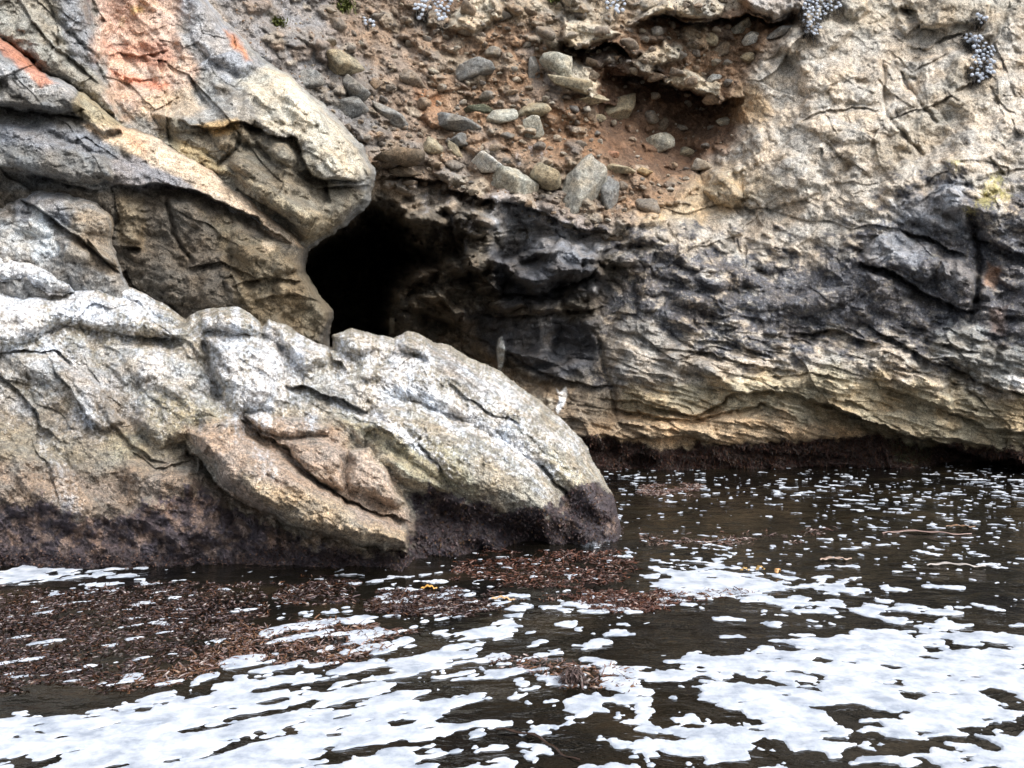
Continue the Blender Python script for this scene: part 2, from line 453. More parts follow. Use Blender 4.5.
c.O([(738,203),(770,208),(802,201),(825,189)], .16, 7)
c.O([(910,205),(950,186),(1000,172),(1060,160)], .07, 10)
c.L([(888,208),(915,190),(955,183),(975,205),(968,238),(935,233),(905,222)], .22, 9)
c.L([(975,205),(1000,190),(1040,200),(1060,240),(1024,262),(985,245)], .22, 10)
c.L([(862,252),(872,238),(900,232),(928,240),(945,258),(925,285),(900,272),(866,263)], .26, 9)
c.L([(866,272),(905,280),(918,290),(900,300),(870,296)], .2, 8)
c.L([(935,275),(945,258),(962,258),(976,280),(976,308),(950,302),(938,290)], .28, 8)
c.O([(858,262),(885,268),(905,279),(922,289),(945,302),(976,311)], .5, 8)
c.O([(903,232),(930,236),(950,250),(968,256)], .3, 6)
c.O([(970,235),(985,240),(1010,250),(1040,262)], .3, 7)
c.C([(974,215),(978,250),(977,300),(970,325)], .3, 3.5)
c.L([(996,272),(1024,280),(1070,285),(1070,300),(1030,300),(1005,288)], .3, 7)
c.L([(925,345),(950,330),(975,322),(1000,345),(990,375),(960,372)], .22, 12)
c.O([(598,397),(640,403),(696,415),(737,391),(771,390),(835,407),(880,426)], .32, 6, 1.0, .4)
c.O([(820,402),(860,418),(895,432),(935,441),(975,455),(1100,470)], .75, 15, 1.2, .5)
c.L([(610,415),(700,420),(770,402),(830,420),(860,440),(760,444),(640,440)], .22, 14)
c.O([(605,408),(650,415),(690,420),(730,412),(760,402),(800,420)], .22, 7)
c.O([(790,332),(835,333),(880,345)], .28, 8)
c.O([(860,318),(900,345),(950,368),(1000,388),(1060,400)], .28, 9)
c.O([(875,378),(910,395),(945,408),(985,425),(1060,440)], .3, 9)
c.O([(655,345),(700,350),(740,362),(800,372)], .18, 7)
c.O([(620,440),(680,436),(730,446),(790,452),(860,458)], .2, 10)
c.L([(600,350),(612,322),(650,318),(690,345),(680,385),(640,398),(608,390)], .25, 16)
c.C([(598,330),(602,360),(612,395),(618,420)], .2, 2.2)
for q in [(648,290,16,8),(672,272,22,9),(700,262,24,9),(630,268,13,8),(725,278,30,12),(690,300,18,9),(645,305,12,9),(716,305,22,12),(760,300,40,12),(820,300,40,12)]:
    c.B(q[0], q[1], q[2], q[3], R.uniform(-15, 25), .28, 1.2)
# ledges of the soft bank
c.L([(637,22),(648,8),(700,-8),(725,4),(720,20),(692,22),(668,13),(650,22)], .55, 5)
c.L([(733,-30),(806,-30),(806,8),(775,18),(752,10),(738,2)], .7, 8)
c.L([(632,64),(662,42),(685,44),(684,56),(660,66),(654,75),(640,74)], .4, 4, 2)
c.L([(658,84),(680,68),(702,70),(722,84),(716,101),(700,93),(682,88)], .4, 3, 2.4)
c.L([(560,18),(600,22),(625,34),(605,40),(585,46),(575,52),(562,38)], .4, 6, 1.6)
c.L([(545,62),(575,58),(600,85),(590,98),(560,88),(548,80)], .35, 8, 1.5)
c.L([(444,30),(470,-5),(500,-10),(505,18),(480,30),(458,36)], .4, 8)
c.L([(395,150),(415,150),(415,165),(380,172),(372,162)], .35, 6)
c.O([(560,42),(585,50),(605,42),(622,48),(634,60)], .8, 15, 1.6)
c.O([(636,24),(665,16),(692,26),(722,22),(745,10),(775,20),(805,10)], .7, 12, 1.4)
c.O([(600,72),(634,76),(655,78),(682,90),(712,102),(742,100)], .95, 42, 2.2)
c.O([(590,98),(620,104),(640,100)], .3, 10)
c.O([(372,182),(410,176),(450,188),(490,200),(540,208),(575,225),(620,238)], .5, 16, 2)
c.L([(640,196),(668,170),(695,160),(702,185),(672,205),(652,205)], .3, 7)
c.L([(702,190),(712,168),(730,170),(745,195),(735,208),(712,206)], .35, 9)
# cave
cave = poly_sdf(X + c.wx * 2.2, Y + c.wy * 2.2, [(290,250),(345,222),(372,204),(398,206),(412,222),(424,240),(436,256),(418,272),(402,284),(396,300),(400,335),(400,420),(280,420)])
c.r -= 9.0 * sstep(cave, -6, 34)
for a in [([(463,240),(488,226),(500,250),(484,275),(464,272)],.55,8), ([(498,262),(530,248),(575,243),(586,258),(580,272),(545,290),(512,284)],.7,9),
          ([(483,300),(520,297),(527,306),(505,313),(488,311)],.6,5), ([(530,300),(562,298),(560,312),(532,312)],.5,5), ([(412,292),(440,291),(463,313),(455,326),(425,318),(408,306)],.8,7),
          ([(388,264),(415,258),(440,270),(430,284),(395,276)],.8,6), ([(470,205),(500,200),(520,220),(500,240),(475,230)],.4,8), ([(470,282),(492,270),(500,290),(478,296)],.5,6),
          ([(560,270),(600,262),(612,280),(590,300),(562,296)],.4,8), ([(395,215),(430,205),(450,225),(430,240),(405,232)],.5,8)]:
    c.L(*a)
c.O([(470,314),(510,316),(560,312),(604,303)], .35, 9, 1.5)
c.O([(500,292),(540,294),(580,280),(600,268)], .5, 7)
c.O([(455,240),(480,276),(500,292)], .3, 7)
c.O([(420,300),(470,335),(520,360),(570,382),(620,386)], .22, 6)
c.O([(430,285),(460,325)], .4, 6)
c.B(500, 352, 6, 24, 0, .30)
# foot of the cliff
for q in [(603,450,18,16),(640,462,16,9),(575,440,16,20)]: c.B(*q, 0, -.25)
c.B(955, 455, 70, 16, 8, -.5)
# colours (surface colours, with shade painted into the cave and the hollow)
base = np.array((.50, .445, .375), f32)
c.col[:] = base
t = sstep(nzB, -.25, .35)[..., None]; c.col *= (.78 + .32 * t)
c.col += (np.array((.42, .39, .345), f32) - c.col) * (sstep(nzA, 0, .35) * .6)[..., None]
def P(*a, **k): c.paint(*a, **k)
P([(845,150),(900,120),(960,60),(1000,90),(900,180)], (.37,.33,.27), 14)
P([(700,110),(740,80),(770,95),(780,110),(760,130),(720,125)], (.40,.26,.13), 10, .75, .6)
P([(600,205),(650,180),(745,165),(760,205),(700,225),(640,225)], (.40,.29,.16), 12, .7, .6)
P([(560,40),(1030,30),(1030,-60),(560,-60)], (.36,.32,.25), 14, .5)
P([(740,170),(790,170),(790,200),(750,205)], (.24,.2,.14), 10, .6, .9)
# conglomerate
soil = np.array((.235, .155, .10), f32)
c.col += (soil * (.8 + .5 * t) - c.col) * wcong[..., None]
P([(180,-100),(440,-100),(450,60),(420,170),(360,180),(300,110),(230,40)], (.25,.20,.16), 20, .7, .8)
P([(180,-100),(330,-100),(335,60),(350,130),(300,110),(230,40)], (.24,.235,.235), 16, .8, .7)
P([(330,40),(375,60),(380,150),(345,140),(320,80)], (.20,.195,.19), 10, .7, .7)
P([(480,-60),(760,-60),(740,10),(640,20),(600,40),(560,30),(490,20)], (.42,.36,.28), 10, .85, .7)
P([(585,60),(650,55),(722,95),(740,140),(700,172),(640,175),(600,160),(570,120)], (.125,.075,.048), 12, .95, .4)  # reddish earth of the hollow, darkened for the shade under the overhang
P([(560,38),(635,40),(640,66),(600,80),(568,70)], (.13,.075,.045), 8, .8)
P([(640,22),(735,22),(735,60),(690,60),(640,50)], (.2,.125,.075), 8, .8)
P([(535,95),(590,100),(610,160),(560,170),(540,150)], (.22,.13,.075), 12, .8, .8)
P([(410,85),(440,90),(450,120),(425,125)], (.24,.12,.06), 8, .8, .9)
P([(380,150),(560,155),(620,200),(600,230),(480,210),(380,190)], (.16,.13,.10), 14, .6, .8)
for pl in ([(637,22),(648,8),(700,-8),(725,4),(720,20),(692,22),(668,13)], [(632,64),(662,42),(685,44),(684,56),(660,66),(650,75)], [(658,84),(680,68),(702,70),(722,84),(716,101),(690,90)],
           [(560,18),(600,22),(625,34),(600,42),(570,48)], [(545,62),(575,58),(600,85),(590,98),(560,88)], [(444,30),(470,-5),(500,-10),(505,18),(470,34)]):
    P(pl, (.48,.43,.34), 4, .9, .3)
P([(733,-30),(806,-30),(806,8),(775,18),(752,10)], (.36,.35,.34), 6, .9)
# dark lichen band
dn = fbm(c.u * 2.6 + c.v * .8, c.v * 4.6 - c.u * .8, 5, 91, .68)
dm = sstep(dsd / 30 + dn * 3.2 - .1, -.55, .55)
patch = sstep(fbm(c.u * 4.2, c.v * 5.5, 5, 93, .7) + .12 * (X < 760) + .10 * sstep(Y, 300, 360), .16, .36)
dm = dm * (1 - (.45 + .4 * (X < 760)) * patch)
darkc = np.array((.056, .060, .076), f32) * (.7 + .8 * sstep(nzC, -.4, .5))[..., None]
c.col += (darkc - c.col) * (dm * .9)[..., None] * (1 - wcong * .5)[..., None]
sp = sstep(fbm(c.u * 24, c.v * 24, 3, 95), .12, .42) * sstep(dsd, -20, 20)
c.col += (np.array((.50, .48, .46), f32) - c.col) * (sp * .38)[..., None]
dk = sstep(fbm(c.u * 30, c.v * 30, 3, 98), .14, .4) * wright
c.col += (np.array((.14, .125, .10), f32) - c.col) * (dk * .55)[..., None]
dk2 = sstep(fbm(c.u * 3.1, c.v * 5.2, 5, 89, .7), .2, .45) * wright
c.col += (np.array((.24, .225, .18), f32) - c.col) * (dk2 * .4)[..., None]
P([(600,345),(612,322),(650,318),(690,345),(720,360),(680,390),(640,400),(608,390)], (.34,.31,.27), 10, .72, .9, nz=nzB)
P([(885,205),(960,180),(975,240),(900,225)], (.34,.34,.35), 7, .8, .9, nz=nzB)
P([(865,240),(905,232),(930,245),(915,262),(866,260)], (.33,.33,.34), 6, .75, .9, nz=nzB)
P([(935,262),(962,256),(974,280),(950,292)], (.24,.24,.25), 6, .7, .9, nz=nzB)
P([(925,345),(950,325),(975,322),(1000,345),(1040,350),(1040,400),(960,372)], (.33,.33,.31), 10, .75, .9, nz=nzB)
P([(984,262),(1002,268),(996,290),(984,288)], (.30,.19,.13), 4, .9, .3)
P([(990,310),(1010,308),(1006,335),(992,332)], (.28,.2,.16), 5, .7, .5)
P([(1010,375),(1040,375),(1040,390),(1012,388)], (.6,.6,.6), 4, .8, .5)
# tan bedding and weed line
P([(590,395),(690,385),(760,370),(880,372),(1040,400),(1500,420),(1500,470),(590,470)], (.42,.35,.23), 12, .85, .8)
P([(590,415),(760,410),(860,425),(880,445),(590,450)], (.48,.34,.21), 10, .85, .6)
lin = sstep(fbm(du * 2.2, dv * 17, 4, 76, .6), .08, .4) * wbed
c.col += (np.array((.11, .095, .07), f32) - c.col) * (lin * .6)[..., None]
WL = [(560,432),(600,436),(625,440),(660,446),(700,446),(760,440),(820,436),(870,432),(930,446),(1000,446),(1500,450),(1500,640),(-500,640),(300,420)]
ws = poly_sdf(X + c.wx * 2 + nzB * 6, Y + c.wy * 2 + nzB * 9, WL)
wm = sstep(ws, -3, 4)
wcol = np.array((.045, .028, .024), f32) * (.6 + 1.1 * sstep(nzC, -.5, .6))[..., None]
pk = sstep(fbm(c.u * 9, c.v * 9, 4, 97), .22, .5) * sstep(Y, 450, 464)
wcol = wcol + (np.array((.19, .15, .14), f32) - wcol) * (pk * .55)[..., None]
c.col += (wcol - c.col) * wm[..., None]; c.wet += wm
P([(890,440),(935,440),(930,462),(895,460)], (.06,.08,.03), 6, .5, .8)
# cave colours
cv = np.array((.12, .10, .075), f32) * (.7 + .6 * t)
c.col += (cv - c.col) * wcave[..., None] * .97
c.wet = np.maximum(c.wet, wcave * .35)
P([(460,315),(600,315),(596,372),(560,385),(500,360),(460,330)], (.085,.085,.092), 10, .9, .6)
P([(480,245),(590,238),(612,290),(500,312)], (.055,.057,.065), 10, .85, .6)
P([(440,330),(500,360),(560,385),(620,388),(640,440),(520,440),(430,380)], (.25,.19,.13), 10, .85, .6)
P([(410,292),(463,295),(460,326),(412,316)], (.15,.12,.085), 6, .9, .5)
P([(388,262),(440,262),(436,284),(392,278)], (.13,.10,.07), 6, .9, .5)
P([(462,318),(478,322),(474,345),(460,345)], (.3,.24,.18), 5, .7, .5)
c.col *= (1 - .6 * sstep(cave, 4, 30))[..., None]       # cave shade painted in: rock colour darkens with depth
# guano and salt
white = (.62, .62, .63)
W8 = [(490,195),(515,190),(545,205),(580,215),(600,240),(596,262),(570,262),(540,250),(510,240),(485,225)]
wd = sstep(poly_sdf(X, Y, W8), -10, 14) * sstep(fbm(c.u * 5.5, c.v * 4, 5, 99, .7, True), -.05, .25)
c.col += (np.array((.50, .51, .54), f32) - c.col) * (wd * .5)[..., None]
P([(586,275),(598,278),(598,290),(588,288)], white, 3, .8, .6)
P([(498,338),(502,336),(505,348),(504,362),(500,372),(497,378),(498,365),(496,350)], (.85,.84,.78), 1.2, 1, .1)
P([(556,388),(560,392),(566,386),(568,395),(564,405),(558,414),(555,410),(559,400)], (.85,.85,.85), 1.2, 1, .1)
P([(540,318),(551,318),(550,350),(539,352)], (.38,.35,.33), 3, .8, .8)
P([(390,318),(395,318),(394,333),(389,335)], (.55,.52,.45), 1.6, 1, .2)
P([(535,400),(552,398),(556,412),(545,418)], (.5,.47,.4), 4, .6, .6)
for q in [(992,190,9),(985,200,7),(1000,180,6),(972,212,5),(955,162,4),(1004,196,6)]:
    a = [(q[0] + q[2] * 1.3 * math.cos(k), q[1] + q[2] * math.sin(k)) for k in np.arange(0, 6.2, .8)]
    P(a, (.37,.33,.11), 5, .6, 1.2, nz=nzC)
for i in range(26):     # pale vertical runs on the bank
    x = R.uniform(420, 640); y = R.uniform(130, 250); l = R.uniform(8, 22)
    P([(x - 2, y), (x + 2, y), (x + 1.5, y + l), (x - 1.5, y + l)], (.42,.41,.42), 2.5, .5, .9, nz=nzC)
BK = [(235,-30),(480,-30),(740,-20),(740,15),(640,90),(600,100),(600,160),(700,180),(690,205),(620,225),(560,215),(480,200),(400,190),(372,180),(300,100)]
SOILT = [(.30,.25,.19),(.22,.20,.18),(.27,.19,.13),(.36,.31,.24),(.19,.17,.15)]
c.shards(BK, 330, (7, 34), (.08, .26), 14, 1.5, .25, 901, .25, SOILT)
c.shards([(600,90),(720,100),(735,150),(690,165),(610,150)], 26, (5, 16), (.05, .16), 0, 1.4, .2, 902, .3, [(.22,.14,.09),(.18,.11,.07)])
c.shards([(380,180),(480,190),(560,205),(620,222),(660,215),(650,250),(600,300),(560,312),(470,312),(400,330),(385,260)], 150, (9, 44), (.12, .5), -5, 1.5, .3, 903, .28)
c.shards([(390,200),(480,200),(500,260),(460,320),(400,330)], 30, (16, 44), (.2, .6), 10, 1.4, .3, 904, .25)
c.shards([(640,300),(640,215),(760,225),(880,200),(1040,180),(1040,390),(600,390),(600,320)], 260, (8, 46), (.05, .22), 18, 1.7, .18, 905, .25)
c.shards([(600,375),(1040,375),(1040,440),(600,440)], 110, (8, 50), (.03, .12), 12, 2.6, .12, 906, .25)
c.shards([(690,140),(760,60),(810,0),(1040,-20),(1040,200),(900,210),(700,215)], 130, (14, 80), (.04, .18), -35, 1.5, .08, 907, .25)
c.shards([(690,140),(760,60),(810,0),(1040,-20),(1040,200),(900,210),(700,215)], 110, (7, 26), (.03, .11), 40, 1.5, .08, 908, .25)
c.shards([(660,160),(750,165),(760,205),(640,235),(600,225)], 30, (8, 30), (.04, .14), -10, 1.4, .12, 909, .25)
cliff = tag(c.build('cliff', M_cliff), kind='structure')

# ------------------------------------------------------------------ 2. the rocks on the left
def _dummy(): pass
def common(s, seed, amp=1.0, ang=38):
    s.nz = fbm(s.u * 2.6, s.v * 2.6, 5, seed, .6); s.nzB = fbm(s.u * 8, s.v * 8, 5, seed + 4, .62); s.nzC = fbm(s.u * 26, s.v * 26, 4, seed + 8, .65)
    s.r += amp * (.07 * s.nz + .045 * s.nzB + .014 * s.nzC)

S2 = .0125
xs = axis(-420, -40, 392, 420, .8); ys = axis(-230, -30, 262, 380, .8)
a = Sheet(xs, ys, [(0,0,12.9),(100,0,13.4),(180,0,13.8),(250,60,14.0),(100,60,13.3),(0,60,12.5),(150,130,12.9),(250,130,13.0),(320,130,13.2),(366,180,13.3),(330,210,12.8),
    (260,200,12.6),(300,245,12.7),(200,-200,15.5),(-300,-200,14.5),(-300,100,11.8),(0,200,12.4),(150,250,12.8),(0,380,12.4),(300,380,13)], S2, 2.2, 300)
common(a, 310)
x_, y_ = rot(a.u, a.v, 38); a.r += .20 * tfbm(x_ / 1.1, y_ / .6, 4, 330)
a.facets(.2, 1.1, 40, 1.9, 321, .02, 1, .25); a.facets(.08, .42, 35, 1.6, 322, .004, 1, .2); a.facets(.03, .16, 20, 1.5, 323, .003, 1, .25); a.facets(.02, .07, -20, 1.4, 324, .002)
a.L([(-400,-250),(88,-250),(92,20),(97,45),(95,65),(110,90),(128,120),(118,126),(85,97),(45,72),(0,40),(-400,0)], .38, 14)
a.C([(50,5),(60,25),(80,45),(96,56)], .15, 2.4)
a.O([(20,0),(45,40),(75,60),(100,85)], .15, 6)
a.L([(92,-30),(168,-30),(190,20),(172,58),(150,95),(120,100),(102,70)], -.28, 18, 2)
a.O([(118,52),(140,56),(168,50)], .10, 9); a.O([(112,72),(140,80),(165,76)], .05, 9)
a.L([(184,-20),(200,-10),(232,35),(262,66),(240,78),(210,60),(190,40)], .25, 14)
a.L([(150,112),(185,100),(215,108),(245,78),(270,72),(302,95),(335,122),(368,165),(368,200),(340,222),(305,246),(265,200),(225,170),(175,148)], .30, 24)
a.L([(245,82),(300,95),(345,130),(368,165),(360,180),(320,182),(305,165),(300,140),(268,133),(240,118)], .10, 8)
a.O([(180,122),(215,130),(240,120),(268,134),(300,141),(306,166),(322,182),(350,180),(371,176)], .28, 16, 1.5)
a.C([(240,130),(236,150),(214,166)], .16, 2.2); a.C([(255,146),(285,165),(318,184)], .12, 2.5); a.O([(305,168),(326,183),(330,205)], .2, 8)
a.O([(316,190),(345,186),(372,184)], .25, 11)
a.L([(160,140),(200,150),(228,165),(236,176),(205,172),(178,160)], .18, 8)
a.L([(235,170),(275,190),(305,203),(322,214),(312,226),(280,212),(245,190)], .14, 6)
a.O([(236,186),(280,214),(305,232)], .25, 9)
a.C([(190,78),(202,100),(212,110)], .1, 2)
a.outline([(-500,-300),(170,-300),(180,-60),(198,-8),(230,30),(262,60),(300,90),(334,120),(360,148),(371,172),(367,198),(345,222),(326,232),(306,248),(290,262),(200,330),(-500,330)], 9, .40, 5)
gray = np.array((.25, .245, .23), f32)
a.col[:] = gray * (.7 + .6 * sstep(a.nzB, -.4, .4))[..., None]
a.nz0 = a.nz
a.paint([(-500,-300),(95,-300),(98,60),(128,122),(85,97),(0,40),(-500,0)], (.30,.275,.22), 8, .6, .6)
a.paint([(50,-20),(90,-20),(97,60),(110,88),(70,60)], (.24,.245,.26), 7, .8, .7)
a.paint([(88,-60),(165,-60),(184,-5),(176,35),(190,70),(160,120),(135,122),(112,95),(96,50)], (.56,.39,.30), 16, .9, .8)
a.paint([(100,20),(125,30),(170,90),(140,110),(105,60)], (.52,.43,.35), 10, .6, 1.0)
a.paint([(100,0),(135,-5),(150,30),(120,40),(102,30)], (.56,.35,.26), 10, .6, .9)
a.paint([(103,40),(160,44),(180,60),(160,68),(108,62)], (.45,.23,.16), 6, .75, .6)
a.paint([(106,68),(135,74),(170,82),(160,93),(135,85),(112,76)], (.60,.24,.15), 6, .85, .7)
a.paint([(130,5),(145,5),(145,14),(130,13)], (.5,.34,.12), 4, .7, .5)
a.paint([(118,15),(125,15),(125,26),(118,25)], (.6,.45,.3), 3, .7, .5)
a.paint([(150,95),(185,85),(210,110),(180,125),(130,118)], (.47,.38,.28), 8, .7, .5)
a.paint([(172,-60),(205,-20),(260,62),(245,80),(205,70),(185,40)], (.30,.30,.31), 8, .85, .9)
a.paint([(225,28),(236,34),(252,60),(245,62),(232,46)], (.42,.18,.09), 4, .9, .5)
a.paint([(240,80),(270,66),(310,95),(360,145),(372,175),(350,182),(320,180),(300,141),(268,133)], (.46,.42,.34), 7, .9, .6)
a.paint([(150,120),(240,125),(300,142),(330,185),(368,190),(365,202),(345,222),(305,250),(250,205),(200,175)], (.185,.16,.118), 6, .92, .5)  # under faces below the ledge painted darker, as shade in the colour
a.paint([(160,138),(205,150),(236,175),(180,162)], (.42,.34,.2), 5, .7, .6)
a.paint([(235,170),(275,190),(322,214),(345,222),(305,250),(310,225),(270,205)], (.31,.265,.185), 5, .7, .6)
a.paint([(195,125),(240,118),(240,132),(215,136)], (.5,.36,.18), 3, .7, .7)
a.paint([(240,118),(256,118),(262,130),(250,140),(240,132)], (.11,.10,.08), 3, .8, .5)
a.paint([(0,36),(0,44),(45,76),(42,68),(20,48)], (.5,.19,.1), 3, .9, .4)
a.shards([(150,110),(240,80),(300,90),(370,165),(360,210),(305,246),(230,170)], 60, (10, 55), (.04, .20), 35, 1.5, .14, 911, .25)
a.shards([(-40,-30),(240,-30),(262,66),(150,110),(90,100),(0,50)], 60, (10, 60), (.03, .14), 50, 1.6, .10, 912, .25)
tag(a.build('overhanging_rock', M_cliff), 'tan faceted rock with a red stain, jutting out over the dark cave', 'rock')

xs = axis(-420, -40, 345, 372, .8); ys = axis(30, 30, 372, 410, .8)
b = Sheet(xs, ys, [(0,60,11.9),(80,100,12.1),(130,135,12.25),(0,140,11.7),(100,170,11.8),(200,165,12.5),(250,205,12.4),(300,250,12.3),(150,190,11.9),(200,200,11.95),(280,245,12.0),
    (200,260,12.05),(320,315,12.1),(290,300,12.0),(150,300,12.1),(200,380,11.9),(0,300,11.9),(-300,200,11),(-300,400,11),(320,400,12.2)], S2, 2.0, 400)
common(b, 410)
x_, y_ = rot(b.u, b.v, 38); b.r += .17 * tfbm(x_ / .9, y_ / .55, 4, 430)
b.facets(.13, .8, 40, 1.8, 421, .02); b.facets(.06, .36, 30, 1.5, 422, .003, 1, .2); b.facets(.025, .15, 20, 1.5, 423, .003, 1, .25); b.facets(.018, .06, -20, 1.4, 424, .002)
b.O([(112,186),(150,184),(200,190),(250,214),(292,243)], .45, 40, 1.5, .1)
b.C([(166,196),(174,235),(195,266)], .14, 2); b.O([(120,246),(140,248)], .2, 8); b.O([(190,268),(220,262),(260,280)], .14, 8)
b.L([(118,200),(142,200),(142,246),(120,240)], .14, 8); b.L([(200,275),(230,262),(250,290),(230,320),(200,310)], .16, 12); b.L([(235,215),(290,245),(300,270),(260,285),(225,250)], .15, 12)
b.O([(230,285),(270,275),(305,282)], .14, 8); b.O([(255,300),(290,292),(325,305)], .12, 7)
b.L([(-60,60),(0,52),(30,66),(68,76),(86,108),(60,114),(20,108),(-60,105)], .40, 9); b.O([(-60,104),(0,106),(45,113),(82,116)], .3, 12)
b.L([(80,80),(120,112),(130,132),(105,138),(80,118)], .18, 7)
b.L([(-60,128),(0,120),(40,128),(90,150),(112,160),(116,182),(92,186),(40,176),(-60,168)], .32, 12); b.O([(-60,170),(20,166),(60,182),(100,190)], .25, 9)
b.B(115, 134, 8, 5, 0, -.12)
HOLE = [(107,131),(114,128),(123,131),(124,136),(114,140),(107,137)]
b.outline([(-500,0),(0,38),(45,72),(88,98),(122,128),(150,134),(200,163),(250,198),(290,233),(304,250),(303,272),(314,298),(328,314),(326,350),(310,420),(-500,420)], 10, .35, 5)
b.col[:] = np.array((.095, .082, .066), f32) * (.72 + .6 * sstep(b.nzB, -.4, .4))[..., None]
b.paint([(200,210),(300,250),(330,315),(325,345),(250,330),(220,260)], (.165,.132,.085), 10, .8, .8)
b.paint([(116,196),(144,196),(144,250),(118,246)], (.16,.125,.08), 5, .8, .5)
b.paint([(-500,0),(0,38),(45,70),(88,98),(122,130),(120,190),(60,190),(-500,200)], (.17,.17,.165), 6, .95, .6)
b.paint([(-60,50),(30,66),(80,84),(70,96),(-60,80)], (.37,.37,.37), 5, .7, .8)
b.paint([(80,84),(130,125),(112,138),(70,110)], (.34,.29,.19), 4, .8, .5)
b.paint([(-60,116),(100,130),(120,160),(60,150),(-60,135)], (.20,.21,.235), 7, .7, .7)
b.paint([(112,160),(150,160),(220,180),(280,225),(250,215),(200,192),(112,188)], (.24,.23,.235), 6, .85, .6)
b.paint([(78,122),(122,128),(150,133),(200,162),(250,197),(304,250),(285,243),(240,212),(195,186),(150,165),(105,142)], (.54,.425,.31), 4, .95, .5)
b.paint([(120,130),(150,140),(145,155),(125,145)], (.45,.26,.16), 4, .6, .7)
b.paint([(-20,20),(0,36),(45,70),(60,84),(42,86),(0,52),(-20,40)], (.42,.18,.11), 3, .8, .8)
b.paint(HOLE, (.05,.045,.04), 3, .9, .3)
b.paint([(262,240),(275,238),(275,248),(264,252)], (.5,.4,.28), 3, .8, .3)
b.shards([(120,190),(250,220),(325,310),(320,345),(120,340)], 60, (10, 50), (.04, .18), 20, 1.4, .15, 913, .25)
b.shards([(-40,50),(90,100),(118,190),(-40,200)], 36, (10, 45), (.04, .14), 20, 1.6, .12, 914, .25)
tag(b.build('leaning_rock', M_cliff), 'dark brown rock slab with a cream sloping top, below the jutting rock', 'rock')

xs = axis(-420, -40, 150, 175, .8); ys = axis(160, 170, 330, 380, .9)
g = Sheet(xs, ys, [(0,210,11.6),(60,190,11.8),(110,210,11.7),(60,230,11.3),(120,275,11.3),(0,280,11.2),(0,250,11.3),(-300,250,10.8),(100,340,11.4),(-200,350,11)], .0115, 2, 500)
common(g, 510); g.r += .08 * tfbm(g.u / .5, g.v / .35, 3, 530); g.facets(.06, .5, 38, 1.8, 521, .015); g.facets(.025, .17, 30, 1.5, 522, .016); g.facets(.02, .06, 0, 1.4, 523, .006)
g.L([(0,208),(30,190),(70,190),(100,200),(114,218),(108,236),(80,232),(55,215),(20,215)], .22, 12); g.O([(20,200),(50,215),(78,236),(96,250),(120,274)], .3, 6)
g.L([(55,240),(75,238),(92,250),(90,264),(62,262)], .15, 8)
g.O([(88,238),(104,258),(120,268)], .2, 5)
g.outline([(-500,170),(0,204),(32,186),(70,188),(100,198),(115,216),(112,236),(122,276),(135,300),(120,340),(-500,360)], 12, .45, 5)
g.col[:] = np.array((.255, .245, .23), f32) * (.7 + .6 * sstep(g.nzB, -.4, .4))[..., None]
g.paint([(75,205),(115,212),(118,250),(120,276),(60,262),(70,240)], (.27,.225,.17), 6, .8, .6)
g.paint([(5,190),(60,190),(70,220),(20,225)], (.23,.24,.265), 7, .6, .6)
g.paint([(35,208),(42,212),(56,232),(58,248),(40,252),(28,235)], (.66,.68,.68), 7, .85, .9, nz=g.nzB)
g.paint([(-60,210),(20,220),(60,255),(40,262),(-60,240)], (.55,.57,.58), 8, .7, .9, nz=g.nzB)
g.shards([(-20,205),(70,188),(120,276),(0,300)], 22, (10, 40), (.03, .09), 38, 1.6, .1, 915, .25)
tag(g.build('grey_boulder', M_front), 'grey cracked boulder with a white stain, behind the top left of the whitened rock', 'boulder')

# ------------------------------------------------------------------ 3. the whitened rock in front
xs = axis(-420, -50, 640, 670, .72); ys = axis(180, 205, 585, 680, .72)
r = Sheet(xs, ys, [(0,565,8.9),(-300,565,8.6),(150,568,8.85),(300,570,8.75),(410,572,8.65),(500,556,9.35),(560,546,9.8),(615,540,10.1),(0,660,8.3),(300,660,8.3),(500,660,8.7),(650,640,9.4),
    (0,225,12.3),(-300,200,12),(100,275,11.7),(185,318,11.1),(240,310,10.7),(300,335,10.9),(350,335,11),(410,337,11.1),(500,380,11.2),(560,430,10.95),(600,490,10.5),
    (0,300,10.9),(100,400,10.0),(0,400,9.9),(250,400,9.95),(250,470,9.15),(350,480,9.2),(400,410,10.2),(480,440,10.1),(430,480,9.6),(530,490,9.9),(500,520,9.5),(100,500,9.15),(0,500,9.1),(300,540,9.05),(400,540,8.95),(200,520,9.15)], .0097, 2.2, 600)
common(r, 610, .9); OK_ = r.O; LK_ = r.L
def _full(pts, h, w=12, wob=1.0): LK_(pts, h * 1.25, w, 1.5)
r.L = _full
def _soft(pts, dep, w=8, wob=1.0, lip=.35): OK_(pts, dep * .62, w * 1.25, 2.0, lip)
r.O = _soft
r.r += .03 * fbm(r.u * 5.5, r.v * 5.5, 3, 613, .6) + .016 * r.nzC + .012 * fbm(r.u * 14, r.v * 14, 3, 612)
u, v = rot(r.u, r.v, 34)
r.r += .06 * fbm(u * .9, v * 3.2, 4, 620, .55, True) + .03 * fbm(u * 3.5, v * 8, 4, 621, .65) + .05 * fbm(r.u * 3.2, r.v * 3.2, 4, 622, .6) + .05 * tfbm(u / .5, v / .3, 3, 640)
r.facets(.07, .62, 36, 2.2, 631, .02, 1.0, .45); r.facets(.02, .2, 34, 2.0, 632, .003); r.facets(.018, .06, 20, 1.5, 633, .003)
R = random.Random(8)
